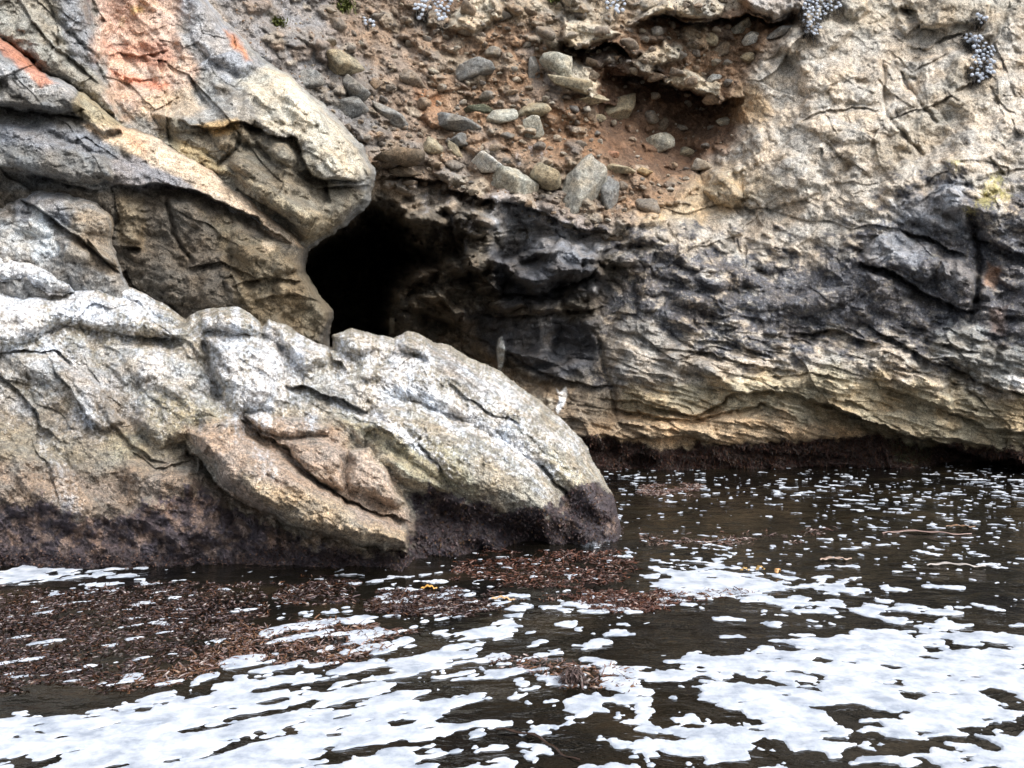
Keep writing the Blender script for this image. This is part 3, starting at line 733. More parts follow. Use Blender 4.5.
for i in range(110):
    x = R.uniform(-40, 580); y = R.uniform(290, 540); an = math.radians(R.gauss(38 if x < 300 else 33, 8)); l = R.uniform(10, 55)
    p = [(x, y), (x + l * .5 * math.cos(an), y + l * .5 * math.sin(an) + R.uniform(-2, 2)), (x + l * math.cos(an), y + l * math.sin(an))]
    r.O(p, R.uniform(.01, .045), R.uniform(2.5, 8), 1.0)
for q in [([(198,334),(202,316),(215,308),(236,308),(256,320),(264,333),(240,334),(215,332)],.28,12), ([(200,338),(226,334),(252,334),(276,346),(290,370),(287,400),(262,412),(236,418),(220,402),(204,380)],.34,24),
    ([(266,324),(290,328),(326,349),(332,366),(302,372),(286,352)],.26,11), ([(335,341),(350,332),(372,338),(380,352),(365,360),(340,356)],.26,9), ([(398,346),(410,334),(426,342),(434,352),(426,364),(400,354)],.22,9),
    ([(360,375),(430,352),(470,362),(530,395),(575,440),(600,480),(616,530),(590,515),(540,462),(470,425),(400,400)],.25,22),
    ([(375,398),(430,408),(485,430),(535,460),(562,490),(576,520),(545,534),(500,512),(450,492),(405,455),(360,430)],.42,28),
    ([(330,418),(370,414),(402,430),(440,465),(452,492),(425,502),(398,480),(356,448)],.25,16), ([(243,416),(260,411),(300,418),(332,425),(326,437),(285,439),(255,426)],.2,8),
    ([(282,441),(320,436),(345,450),(345,490),(320,482),(300,466)],.22,12), ([(345,450),(365,448),(390,470),(406,502),(395,511),(370,497),(348,490)],.3,12),
    ([(188,432),(205,416),(240,416),(247,436),(300,466),(350,500),(386,516),(413,540),(405,549),(370,546),(310,536),(268,516),(220,482),(194,457)],.55,20),
    ([(-60,330),(-20,305),(25,300),(60,298),(100,288),(150,308),(188,336),(176,342),(130,336),(60,326),(0,352)],.36,16),
    ([(-60,235),(10,238),(45,260),(72,285),(76,296),(50,296),(20,282),(-60,270)],.3,14), ([(60,262),(130,285),(178,316),(188,330),(150,310),(100,290),(75,285)],.12,10),
    ([(0,352),(55,348),(70,362),(110,425),(100,430),(60,395),(20,375)],.18,14), ([(100,360),(140,345),(190,350),(200,375),(190,400),(150,390),(125,385)],.18,14),
    ([(140,385),(170,378),(215,400),(225,420),(200,425),(190,440),(160,450),(135,430)],.2,14), ([(60,365),(90,370),(125,420),(108,428)],.14,10),
    ([(120,460),(190,458),(230,500),(240,540),(180,560),(130,520)],.2,22), ([(0,440),(60,455),(110,500),(100,540),(20,520),(-40,470)],.16,20),
    ([(405,490),(450,500),(500,515),(545,535),(560,560),(400,590)],-.3,16), ([(585,490),(606,500),(620,530),(640,560),(590,560),(570,530)],.1,10)]: r.L(*q)
for q in [([(188,452),(215,482),(250,504),(290,522),(335,536),(404,552)],.75,16), ([(243,421),(262,436),(285,446),(312,472),(347,497),(376,511),(408,524)],.4,6), ([(245,418),(262,431),(282,438)],.3,7),
    ([(-40,345),(0,372),(20,396),(45,426),(62,442)],.28,6), ([(53,364),(75,394),(100,426),(110,429)],.3,6), ([(-40,348),(30,350),(58,349),(76,362)],.22,7),
    ([(-40,276),(0,281),(15,280),(32,292),(50,300),(76,297)],.6,8), ([(120,331),(145,337),(178,340)],.25,6), ([(290,384),(310,388),(335,395),(366,410)],.38,9),
    ([(344,415),(370,423),(390,436)],.14,4), ([(418,442),(440,465),(458,484)],.16,4), ([(540,462),(560,482),(575,500)],.22,6), ([(445,380),(480,400),(520,425)],.15,8),
    ([(35,440),(50,470),(60,500)],.14,5), ([(110,420),(130,440),(150,458),(170,465)],.18,5), ([(132,450),(155,470),(190,462)],.15,6), ([(330,352),(334,362),(350,372)],.3,5), ([(186,440),(190,455),(196,470)],.3,10),
    ([(40,248),(60,268),(76,292)],.2,4), ([(135,375),(150,395),(175,410)],.12,4), ([(165,330),(190,345),(200,370)],.15,5)]: r.O(*q)
r.C([(202,340),(207,372),(222,404)], .28, 4); r.C([(332,352),(336,345),(333,338)], .3, 4); r.C([(188,335),(196,325),(199,312)], .25, 4); r.C([(262,334),(268,345),(286,352)], .2, 4)
r.outline([(-500,180),(0,222),(40,246),(120,281),(160,301),(187,321),(199,312),(214,308),(236,309),(256,322),(262,331),(268,323),(286,328),(314,346),(329,352),(335,350),(335,338),(350,332),(374,339),(394,342),
    (409,334),(420,337),(431,347),(450,350),(470,361),(492,370),(520,390),(545,409),(566,430),(585,450),(597,470),(606,492),(612,512),(621,532),(630,548),(640,700),(-500,700)], 15, .5, 4)
X, Y = r.X, r.Y
gb = sstep(r.nzB, -.4, .4)[..., None]
r.col[:] = np.array((.34, .312, .255), f32) * (.75 + .45 * gb)
def Q(*a, **k): r.paint(*a, **k)
Q([(-500,330),(120,340),(200,400),(220,440),(240,500),(120,480),(-500,470)], (.27,.25,.21), 16, .85, .6)
Q([(-60,400),(60,440),(150,425),(200,440),(180,470),(60,470),(-60,450)], (.31,.29,.205), 14, .7, .8)
Q([(90,430),(140,425),(145,455),(115,460)], (.40,.38,.25), 7, .7, .6)
Q([(140,390),(210,400),(230,420),(190,445),(150,440)], (.36,.31,.2), 8, .8, .6)
Q([(60,360),(120,380),(160,430),(110,430)], (.25,.215,.18), 8, .7, .6)
Q([(-60,395),(60,400),(200,420),(215,480),(260,515),(-60,520)], (.25,.21,.17), 22, .55, .9, nz=r.nzB)
Q([(-500,430),(110,470),(200,470),(250,520),(400,545),(400,600),(-500,600)], (.27,.21,.165), 14, .85, .8)
Q([(186,425),(240,412),(330,420),(350,445),(392,470),(408,505),(414,545),(330,540),(240,505),(195,460)], (.40,.30,.235), 12, .8, .8)
Q([(240,470),(330,500),(410,540),(370,546),(290,525)], (.46,.37,.24), 9, .6, .8)
Q([(345,450),(366,448),(390,470),(400,500),(370,480)], (.58,.46,.37), 6, .8, .5)
Q([(250,380),(366,395),(370,412),(290,405)], (.17,.165,.15), 6, .6, .8)  # shade of the recess under this ledge, painted in
Q([(340,420),(450,445),(480,490),(430,500),(380,455)], (.36,.33,.22), 10, .7, .7)
Q([(520,440),(590,470),(608,500),(560,480)], (.42,.37,.26), 8, .7, .6)
Q([(420,345),(450,350),(500,390),(480,400),(440,375)], (.25,.24,.24), 8, .7, .8)
Q([(440,375),(480,385),(540,440),(520,445),(470,410)], (.24,.23,.2), 7, .6, .9)
Q([(-40,292),(30,298),(78,292),(78,300),(30,306),(-40,300)], (.2,.2,.2), 5, .6, .6)  # painted shade in the gap below the upper left ledge
Q([(200,340),(230,338),(235,375),(215,395),(204,380)], (.2,.19,.18), 7, .7, .7)  # shaded left side of the dome, put into the colour
# droppings: bright coat on what faces up near the crest, dripping down the face
u, v = rot(r.u, r.v, 90)
drip = fbm(r.u * 9, r.v * 1.3, 4, 650, .6); g3 = fbm(r.u * 3, r.v * 3, 4, 651, .62)
ux, vx = rot(r.u, r.v, 33); strk = fbm(ux * 1.2, vx * 8, 4, 652, .6)
def guano(pts, fe, amt, kind=0, thr=0.):
    W = r.win(pts, fe * 3)
    d = poly_sdf(X[W] + r.wx[W] * 1.5, Y[W] + r.wy[W] * 1.5, pts) / fe
    n = (drip, strk, g3)[kind][W]
    m = sstep(d + n * 3.2 + r.nzC[W] * 3.0 + r.nzB[W] * 1.2 - thr, -.9, 1.6) * amt
    r.col[W] += (np.array((.70, .715, .75), f32) - r.col[W]) * m[..., None]
guano([(-500,200),(0,222),(40,246),(130,285),(188,322),(188,338),(150,335),(100,325),(60,325),(-60,345),(-500,330)], 14, .85, 2, .15)
guano([(-500,300),(20,300),(60,298),(120,292),(170,315),(120,325),(60,330),(0,345),(-500,345)], 10, .85, 2, -.1)
guano([(-500,230),(190,330),(340,340),(470,365),(600,480),(560,480),(460,450),(330,420),(200,430),(-500,440)], 26, .42, 2, .9)
guano([(-500,345),(55,345),(75,358),(40,352),(-500,360)], 5, .9, 2)
guano([(196,310),(236,308),(262,330),(290,328),(330,350),(300,372),(290,400),(262,418),(236,420),(226,380),(222,345),(200,335)], 12, .92, 0)
guano([(140,355),(160,350),(165,372),(150,385),(142,378)], 6, .8, 0)
guano([(335,345),(352,332),(395,342),(430,348),(440,365),(430,385),(390,380),(340,372)], 12, .85, 0, .1)
guano([(300,410),(312,410),(314,428),(302,430)], 4, .9, 0)
guano([(380,378),(430,380),(500,420),(560,470),(540,475),(480,440),(420,412),(380,398)], 10, .85, 1)
guano([(330,402),(380,410),(430,440),(470,475),(440,462),(390,430),(340,415)], 9, .85, 1, .1)
guano([(440,350),(500,375),(560,425),(595,465),(570,455),(520,420),(460,380)], 9, .7, 1, .2)
guano([(420,395),(520,450),(560,500),(520,480),(450,430)], 10, .7, 1, .3)
guano([(80,405),(95,412),(98,425),(84,425)], 4, .85, 0)
guano([(50,455),(70,460),(80,505),(60,510)], 12, .5, 0, .5)
guano([(176,508),(194,508),(192,518),(178,518)], 4, .75, 2, .3)
guano([(255,450),(270,450),(280,470),(265,472)], 6, .7, 2, .4)
dk = sstep(fbm(r.u * 34, r.v * 34, 3, 655, .7), .02, .26)
r.col += (np.array((.12, .11, .095), f32) - r.col) * (dk * .6)[..., None]
dk = sstep(fbm(ux * 2.4, vx * 6, 5, 656, .7), .05, .35)
r.col += (np.array((.19, .175, .15), f32) - r.col) * (dk * .55)[..., None]
# lower zone: dark algae and purple rock
ZL = [(-500,500),(0,505),(40,500),(100,515),(150,505),(195,480),(215,495),(260,520),(310,540),(372,552),(408,552),(412,518),(398,512),(420,498),(450,495),(490,502),(530,510),(556,512),(566,490),(590,480),(604,488),(616,500),(660,500),(660,700),(-500,700)]
zs = poly_sdf(X + r.wx * 3.5 + r.nzB * 22, Y + r.wy * 3.5 + r.nzB * 26 + r.nzC * 8, ZL)
zm = sstep(zs, -2, 4)
pur = np.array((.055, .045, .055), f32) * (.5 + 1.0 * sstep(r.nzC, -.5, .6))[..., None]
pk = sstep(fbm(r.u * 7, r.v * 7, 5, 661, .7) - sstep(X, 240, 420) * .13, -.08, .25)
pur = pur + (np.array((.27, .19, .15), f32) - pur) * (pk * .75)[..., None]
r.col += (pur - r.col) * (zm * .95)[..., None]; r.wet = zm * .9
blk = sstep(poly_sdf(X + r.wx * 2 + r.nzB * 8, Y + r.wy * 2 + r.nzB * 8, [(-500,548),(240,555),(300,545),(400,552),(405,520),(440,500),(560,520),(620,540),(660,560),(660,700),(-500,700)]), -4, 8)
r.col += (np.array((.028, .022, .026), f32) - r.col) * (blk * .75)[..., None]
Q([(575,545),(618,542),(620,552),(580,556)], (.55,.58,.62), 5, .6, .8)
r.shards([(-40,290),(190,325),(330,350),(470,365),(600,480),(600,530),(400,500),(-40,540)], 150, (10, 60), (.02, .09), 36, 1.9, .07, 916, .3)
r.shards([(-40,430),(190,470),(400,545),(590,520),(600,550),(-40,570)], 90, (8, 40), (.03, .10), 30, 1.5, .15, 917, .3)
front = r.build('whitened_rock', M_front)
tag(front, 'large rounded rock in the water, white with bird droppings on top, dark purple foot', 'rock')

# ------------------------------------------------------------------ 4. stones in the bank
def stone_mesh(name, seed, sub=4, cuts=11, flat=.0):
    import bmesh
    bm = bmesh.new(); bmesh.ops.create_icosphere(bm, subdivisions=sub, radius=1)
    V = np.array([v.co[:] for v in bm.verts]); rg = np.random.default_rng(seed)
    V /= np.linalg.norm(V, axis=1)[:, None]
    N = rg.normal(size=(cuts, 3)); N /= np.linalg.norm(N, axis=1)[:, None]; d = rg.uniform(.42, .88, cuts)
    dots = V @ N.T
    rr = np.where(dots > .02, d / np.maximum(dots, .02), 9)
    k = 55.; rad = -np.log(np.exp(-k * rr).sum(1) + math.exp(-k * 1.05)) / k
    n = fbm(V[:, 0] * 2.3 + V[:, 2] * 1.7 + seed, V[:, 1] * 2.3 - V[:, 2], 4, seed)
    n2 = fbm(V[:, 0] * 7 + V[:, 2] * 5, V[:, 1] * 7 - V[:, 2] * 3 + seed, 3, seed + 5)
    V = V * (rad * (1 + .07 * n + .05 * n2))[:, None]
    V /= np.abs(V).max(0)[None, :]
    for vv, p in zip(bm.verts, V): vv.co = p
    for f in bm.faces: f.smooth = True
    me = bpy.data.meshes.new(name); bm.to_mesh(me); bm.free(); return me
def put_stone(name, me, px, py, w, h, ang, mat, depth=None, sink=.25):
    p, Yd = c.at(px, py)
    hw = w * .5 * Yd / F; hh = h * .5 * Yd / F; dd = (depth or .45 * (w + h)) * .5 * Yd / F * 1.1
    o = bpy.data.objects.new(name, me); COL.objects.link(o)
    o.location = (p[0], Yd + dd * (sink - .35), p[2]); o.scale = (hw, dd, hh); o.rotation_euler = (random.uniform(-.15, .15), math.radians(ang), random.uniform(-.25, .25))
    return o
def stone_mat(name, c1, c2=None):
    return rock_material(name, 1.5, .9, 1.25, base=[c1, c2 or tuple(x * .8 for x in c1)])
SM = dict(t2=stone_mat('weathered_stone', (.30,.28,.235)), p=stone_mat('pale_stone', (.42,.40,.33)), w=stone_mat('white_stone', (.55,.54,.50)), g=stone_mat('grey_stone', (.24,.235,.22)), d=stone_mat('dark_stone', (.10,.095,.085)),
          t=stone_mat('tan_stone', (.34,.29,.2)), o=stone_mat('ochre_stone', (.40,.28,.15)), r=stone_mat('reddish_stone', (.30,.17,.11)), m=stone_mat('mossy_stone', (.13,.13,.085)), b=stone_mat('brown_stone', (.2,.155,.11)))
stones = [
 (500,118,32,17,5,'p','pale rounded stone like a loaf, left of a stacked pair of stones'),
 (534,112,30,18,12,'t','flat-topped tan stone resting above a smaller pale cube on the brown bank'),
 (533,127,17,20,-10,'p','small pale cube-like stone tucked beneath a flat-topped tan stone'),
 (473,70,36,17,-12,'g','layered grey slab with striped edges sticking out of the upper bank'),
 (480,109,27,10,0,'m','flat dark mossy stone just upper left of the loaf-shaped pale stone'),
 (451,125,52,15,14,'g','long grey slab sloping down to the right, in the middle of the bank'),
 (392,116,40,13,30,'g','narrow dark grey slab dipping steeply right, above the jutting tan rock'),
 (354,88,27,22,0,'g','dark angular block under a beige rounded stone near the jutting rock'),
 (343,67,36,24,10,'t','beige rounded stone on top of a dark angular block, right of the grey ridge'),
 (352,106,32,24,25,'g','blue grey stone below the dark angular block, beside the jutting rock'),
 (309,83,26,22,0,'g','pale grey lump at the very edge of the jutting rock, upper side'),
 (430,148,22,18,10,'t','small beige stone above the cave roof, left of a slanted finger of stone'),
 (455,149,22,9,48,'t','slanted finger of tan stone above the cave roof'),
 (460,139,18,14,20,'g','grey chip between the long grey slab and the white stone'),
 (484,163,32,19,12,'w','small white angular stone upper left of the big pale boulder'),
 (510,183,48,29,8,'p','big pale boulder with smooth top, left in the row above the cave'),
 (546,178,27,24,0,'t','squarish tan block between the big pale boulder and the tall grey one'),
 (581,189,46,62,-6,'t2','tall grey boulder, the largest stone in the row above the cave'),
 (606,197,22,36,0,'g','narrow upright grey stone leaning on the right of the tallest boulder'),
 (533,70,13,27,10,'g','upright dark grey slab standing in the upper bank'),
 (561,68,38,20,20,'p','ragged pale rock right of the upright dark slab'),
 (574,84,46,13,14,'t','long tan ledge stone under a ragged pale rock'),
 (592,100,28,9,-4,'t','thin flat pointed tan stone at the left rim of the red hollow'),
 (619,108,36,23,-30,'t','large tan stone tilted up to the right inside the red hollow'),
 (598,120,14,9,0,'t','little stone touching the lower left of the large tilted tan stone'),
 (655,143,33,18,8,'p','cracked pale stone alone in the middle of the red hollow'),
 (663,124,9,16,30,'b','thin pointed brown stone above the cracked pale stone in the hollow'),
 (684,152,18,12,-18,'t','small stone right of the cracked pale stone in the red hollow'),
 (725,122,17,11,5,'p','light stone at the right edge of the red hollow'),
 (614,73,21,9,0,'r','reddish brick-like stone under the overhanging lip of the bank'),
 (590,76,18,12,0,'b','brown squared stone left of the reddish brick-like one'),
 (613,156,19,10,-8,'r','pink stone, the top one of the flat heap left of the hollow floor'),
 (619,170,27,9,4,'t','flat tan stone, lower left in the heap below the red hollow'),
 (643,172,19,8,0,'o','flat orange tan stone, lower right in the heap below the red hollow'),
 (709,41,14,13,0,'t','small tan stone under the top right overhang of the bank'),
 (722,48,15,20,15,'b','brown block under the top right overhang, right of a small tan stone'),
 (755,39,22,13,-14,'w','bright white angular stone near the upper right succulents'),
 (741,27,20,11,-42,'p','pale stone tilted up to the right beside the bright white angular stone'),
 (780,32,32,9,-22,'g','thin grey slab directly below the big grey overhang, upper right'),
 (748,58,14,8,-15,'t','small tan chip below the bright white angular stone'),
 (716,79,16,8,-12,'w','white sliver of stone lying on the pale ledge of the bank'),
 (590,40,0,0,0,'t',''),
 (396,157,48,17,-3,'b','flat brown block forming the lip of the bank left above the cave'),
 (440,178,13,10,20,'t',''),(372,66,20,12,30,'g',''),(385,40,18,10,0,'g',''),(395,35,16,12,10,'p',''),
 (612,237,22,12,20,'b','brown stone under the narrow upright grey stone'),
 (404,172,30,9,8,'b','thin brown slab hanging under the lip of the bank above the cave'),
]
used = 0; small_list = []
for (px, py, w, h, ang, k, lab) in stones:
    if w == 0: continue
    if not lab: small_list.append((px, py, w, h, ang, k)); continue
    used += 1
    me = stone_mesh('stone', 40 + used * 3, 4, 10 + used % 5)
    o = put_stone('stone', me, px, py, w * 1.22, h * 1.25, ang, None); me.materials.append(SM[k])
    tag(o, lab, 'stone')
protos = [stone_mesh('small_stone', 500 + i, 3, 9 + i % 4) for i in range(9)]
for m_ in protos: m_.materials.append(M_small)
def free(px, py, m):
    return all(abs(px - s[0]) > (s[2] * .5 + m) or abs(py - s[1]) > (s[3] * .5 + m) for s in stones if s[2])
R = random.Random(21); n = 0
lab = 'one of the many small loose stones stuck in the brown earth bank above the cave'
pts_small = []
while n < 280:
    px, py = R.uniform(330, 730), R.uniform(5, 235)
    if poly_sdf(np.array([[px]]), np.array([[py]]), CONG)[0, 0] < 5: continue
    if 600 < px < 730 and 88 < py < 165 and R.random() < .75: continue
    if py < 60 and R.random() < .3: continue
    if 600 < px < 735 and 86 < py < 165 and R.random() < .6: continue
    w = R.choice([5, 6, 7, 8, 9, 11, 13, 16, 20, 26]) * R.uniform(.9, 1.2)
    if not free(px, py, w * .3): continue
    if (405 < px < 460 and py < 32) or (592 < px < 632 and py < 20): continue
    if any(math.hypot(px - q[0], py - q[1]) < (w + q[2]) * .5 for q in pts_small): continue
    pts_small.append((px, py, w)); n += 1
    o = put_stone('small_stone', protos[n % 9], px, py, w, w * R.uniform(.45, .85), R.uniform(-25, 35), None, depth=w, sink=.1)
    tag(o, lab, 'small stone', 'small loose stones in the brown bank')
# gravel: nobody could count it
import bmesh
bm = bmesh.new(); bmesh.ops.create_icosphere(bm, subdivisions=1, radius=1); gv = np.array([v.co[:] for v in bm.verts]); gf = np.array([[v.index for v in f.verts] for f in bm.faces]); bm.free()
VV = []; FF = []; CC = []; off = 0
for i in range(2600):
    px, py = rng.uniform(235, 735), rng.uniform(-20, 235)
    if poly_sdf(np.array([[px]]), np.array([[py]]), CONG)[0, 0] < 2: continue
    if 600 < px < 730 and 88 < py < 165 and rng.random() < .5: continue
    p, Yd = c.at(px, py); w = rng.uniform(1.1, 3.2) ** 1.15 * .5 * Yd / F
    V = gv * (1 + rng.normal(0, .18, gv.shape)) * np.array([w, w, w * rng.uniform(.5, .9)]); an = rng.uniform(-.6, .6); x, z = V[:, 0].copy(), V[:, 2].copy()
    V[:, 0] = x * math.cos(an) + z * math.sin(an); V[:, 2] = -x * math.sin(an) + z * math.cos(an)
    VV.append(V + np.array([p[0], Yd + w * .1, p[2]])); FF.append(gf + off); off += len(gv)
    cc = np.array([(.26,.21,.16),(.17,.13,.10),(.22,.15,.10),(.13,.115,.10),(.34,.3,.24)][rng.integers(5)]); CC.append(np.tile(cc, (len(gv), 1)))
M_grav = plain_mat('gravel', .9, .2)
tag(mesh_np('gravel', np.concatenate(VV), np.concatenate(FF), M_grav, np.concatenate(CC), smooth=False), 'fine gravel in the brown earth bank', 'gravel', kind='stuff')

# ------------------------------------------------------------------ 5. plants
def blades(P0, dirs, up, length, width, cols, nseg=3, curl=.6):
    """many thin curved leaf blades as one vertex/face set"""
    n = len(P0); side = np.cross(dirs, up); side /= np.linalg.norm(side, axis=1)[:, None] + 1e-9
    V = []; 
    for k in range(nseg + 1):
        t = k / nseg
        ctr = P0 + dirs * (length * t)[:, None] + up * (length * curl * (t * t - t * .2))[:, None]
        w = width * (1 - t * .55) * (.5 + min(t * 3, .5))
        V += [ctr - side * w[:, None], ctr + side * w[:, None]]
    V = np.stack(V, 1); m = 2 * (nseg + 1)
    base = (np.arange(n) * m)[:, None]
    Fq = np.concatenate([base + np.array([2 * k, 2 * k + 1, 2 * k + 3, 2 * k + 2]) for k in range(nseg)])
    return V.reshape(-1, 3), Fq, np.repeat(cols, m, 0)

def rosette_mesh(seed):
    rg = np.random.default_rng(seed); V = []; Fs = []; Cc = []; off = 0
    for ring, (n, el, L_) in enumerate([(9, .15, 1.0), (7, .6, .85), (5, 1.05, .6)]):
        for k in range(n):
            a = 2 * math.pi * (k + ring * .5) / n + rg.uniform(-.1, .1)
            d = np.array([math.cos(a) * math.cos(el), math.sin(a) * math.cos(el), math.sin(el)])
            s = np.array([-math.sin(a), math.cos(a), 0]); u_ = np.cross(d, s) * -1
            pts = [d * .1, d * L_ * .55 - s * .26 + u_ * .06, d * L_ * .55 + s * .26 + u_ * .06, d * L_ + u_ * .15, d * L_ * .5 - u_ * .12]
            V += pts; Fs += [[off, off + 1, off + 4], [off, off + 4, off + 2], [off + 1, off + 3, off + 4], [off + 4, off + 3, off + 2], [off, off + 2, off + 1], [off + 1, off + 2, off + 3]]
            cc = np.array([.62, .68, .78]) * rg.uniform(.8, 1.15); Cc += [cc * .9, cc, cc, cc * 1.05, cc * .8]; off += 5
    me_o = mesh_np('rosette', np.array(V), np.array(Fs), M_leaf, np.array(Cc), smooth=False)
    me = me_o.data; bpy.data.objects.remove(me_o); return me
ROS = [rosette_mesh(i) for i in range(4)]
def succulents(poly, n, label, rad=.04, fwd=0.):
    p0 = np.mean(poly, 0); p, Yd = c.at(*p0)
    root = bpy.data.objects.new('succulent_clump', None); COL.objects.link(root); root.location = p
    tag(root, label, 'succulent', 'pale blue succulents growing on the cliff')
    placed = []; tries = 0
    xs_, ys_ = [q[0] for q in poly], [q[1] for q in poly]
    V = []; 
    while len(placed) < n and tries < 6000:
        tries += 1
        px, py = random.uniform(min(xs_), max(xs_)), random.uniform(min(ys_), max(ys_))
        if poly_sdf(np.array([[px]]), np.array([[py]]), poly)[0, 0] < 0: continue
        if any(math.hypot(px - a[0], py - a[1]) < rad * 68 for a in placed): continue
        placed.append((px, py))
    D0 = min(c.at(px, py)[1] for px, py in placed)
    for i, (px, py) in enumerate(placed):
        Y0 = max(D0, c.at(px, py)[1] - .5); Yb = c.at(px, py)[1]
        Y1 = Yb - random.uniform(.10, .20) - fwd
        q = ((px - CX) / F * Y1, Y1, H + (HY - py) / F * Y1)
        o = bpy.data.objects.new('rosette', ROS[i % 4]); COL.objects.link(o); o.parent = root
        o.location = (q[0] - p[0], q[1] - p[1], q[2] - p[2]); s = rad * random.uniform(.75, 1.2); o.scale = (s, s, s)
        o.rotation_euler = (math.radians(random.uniform(40, 80)), random.uniform(-.5, .5), random.uniform(-.5, .5))
        V.append((q, Yb))
    # stems: a short woody mat behind the rosettes
    n_ = len(V) * 14; idx = rng.integers(0, len(V), n_)
    P0 = np.array([[V[k][0][0], V[k][1] + .03, V[k][0][2]] for k in idx]) + rng.normal(0, .02, (n_, 3)) - np.array(p)
    d = np.stack([rng.normal(0, .6, n_), np.full(n_, -1.), rng.normal(0, .5, n_)], 1); d /= np.linalg.norm(d, axis=1)[:, None]
    up = np.tile([0, .1, -1.], (n_, 1))
    v_, f_, c_ = blades(P0, d, up, rng.uniform(.08, .17, n_), rng.uniform(.006, .012, n_), np.tile([.05, .045, .04], (n_, 1)) * rng.uniform(.5, 1.5, (n_, 1)))
    mesh_np('stem', v_, f_, M_leaf, c_, parent=root)
GOOD = 1
succulents([(413,-6),(452,-6),(450,8),(444,20),(438,21),(434,8),(426,10),(420,19),(413,12)], 46, 'pale blue succulent clump hanging at the top edge, left of centre above the brown bank', .045, .22)
succulents([(598,-8),(628,-8),(626,10),(616,14),(604,6)], 22, 'small pale blue succulent clump at the top edge above the red hollow', .045, .2)
succulents([(803,-6),(842,-6),(840,10),(826,12),(818,34),(805,33),(803,12)], 74, 'largest dense pale blue succulent clump, upper right beside the big grey overhang')
succulents([(972,34),(980,36),(996,50),(994,75),(982,84),(970,74),(974,52)], 50, 'oval pale blue succulent clump at the upper right of the cream cliff', .042)
succulents([(977,12),(988,13),(989,24),(979,24)], 7, 'small round tuft of pale blue succulent just above the oval clump')
succulents([(963,33),(970,33),(976,44),(966,42)], 6, 'tiny pale succulent tuft touching the upper left of the oval clump')
succulents([(364,17),(375,17),(375,27),(364,26)], 6, 'tiny pale succulent tuft left of the hanging clump at the top edge')
def green_tuft(px, py, w, h, label, n=500):
    p, Yd = c.at(px, py, .03); k = Yd / F
    P0 = np.stack([rng.normal(0, w * .2 * k, n), rng.uniform(-.02, .04, n), rng.normal(0, h * .2 * k, n)], 1)
    d = rng.normal(0, .5, (n, 3)) + [0, -.6, .6]; d /= np.linalg.norm(d, axis=1)[:, None]
    up = np.tile([0, 0, -1.], (n, 1)); cols = np.array([.10, .115, .03]) * rng.uniform(.5, 1.7, (n, 1)) * np.array([1, 1, 1])
    v_, f_, c_ = blades(P0, d, up, rng.uniform(.06, .13, n), rng.uniform(.007, .014, n), cols)
    o = mesh_np('green_plant', v_, f_, M_leaf, c_); o.location = p; tag(o, label, 'plant')
green_tuft(343, 6, 26, 14, 'olive green leafy tuft at the top edge above the grey stones', 700)
green_tuft(277, 24, 18, 14, 'small faint green tuft on the grey gully right of the red stained rock', 260)
green_tuft(556, -2, 26, 8, 'dark green tuft along the top edge between two succulent clumps', 500)

# ------------------------------------------------------------------ 6. water
def wave(x, y):
    return (.010 * perlin(x * 1.1 + 3, y * 1.5, 801) + .006 * perlin(x * 2.6, y * 3.4, 802) + .003 * perlin(x * 6, y * 8, 803)).astype(f32)
def yrows(n): # finer rows close by
    t = np.linspace(0, 1, n); return 1 / ((1 - t) / 4.3 + t / 17.5)
yr = np.concatenate([[-80, -40, -20, -10, -4, 0, 2, 3, 3.8], yrows(520), [18.5, 20, 23, 28]])
xr = axis(-60, -8.5, 8.5, 60, .022, 1.12)
GX, GY = [q.astype(f32) for q in np.meshgrid(xr, yr)]
ny, nx = GX.shape; idx = np.arange(ny * nx).reshape(ny, nx)
quad = np.stack([idx[:-1, :-1], idx[:-1, 1:], idx[1:, 1:], idx[1:, :-1]], -1).reshape(-1, 4)
mw, nt, bw = newmat('sea_water'); L = nt.links
gp = nd(nt, 'ShaderNodeNewGeometry').outputs['Position']
n1 = noise(nt, gp, 1.1, 4, .55); cr = ramp(nt, n1.outputs[0], [(.35, (.003, .003, .003)), (.52, (.008, .007, .005)), (.68, (.024, .018, .011))])
L.new(cr.outputs[0], bw.inputs['Base Color']); bw.inputs['Roughness'].default_value = .04; bw.inputs['IOR'].default_value = 1.333
mp = nd(nt, 'ShaderNodeMapping'); L.new(gp, mp.inputs[0]); mp.inputs['Scale'].default_value = (1, 1.5, 1)
na = noise(nt, mp.outputs[0], 3.5, 4, .5, .3); nb = noise(nt, mp.outputs[0], 16, 3, .5, .2)
b1 = nd(nt, 'ShaderNodeBump'); b1.inputs['Distance'].default_value = .022; L.new(na.outputs[0], b1.inputs['Height'])
b2 = nd(nt, 'ShaderNodeBump'); b2.inputs['Distance'].default_value = .003; L.new(nb.outputs[0], b2.inputs['Height']); L.new(b1.outputs[0], b2.inputs['Normal'])
L.new(b2.outputs[0], bw.inputs['Normal'])
water = mesh_np('sea', np.stack([GX, GY, wave(GX, GY)], -1).reshape(-1, 3), quad, mw); tag(water, kind='structure')
# sea bed under it, so that the ground goes on
bed_m, nt, bb = newmat('sea_bed'); bb.inputs['Base Color'].default_value = (.06, .05, .035, 1)
tag(mesh_np('sea_bed', np.array([(-60, -80, -1.5), (60, -80, -1.5), (60, 28, -1.5), (-60, 28, -1.5)]), np.array([[0, 1, 2, 3]]), bed_m), kind='structure')

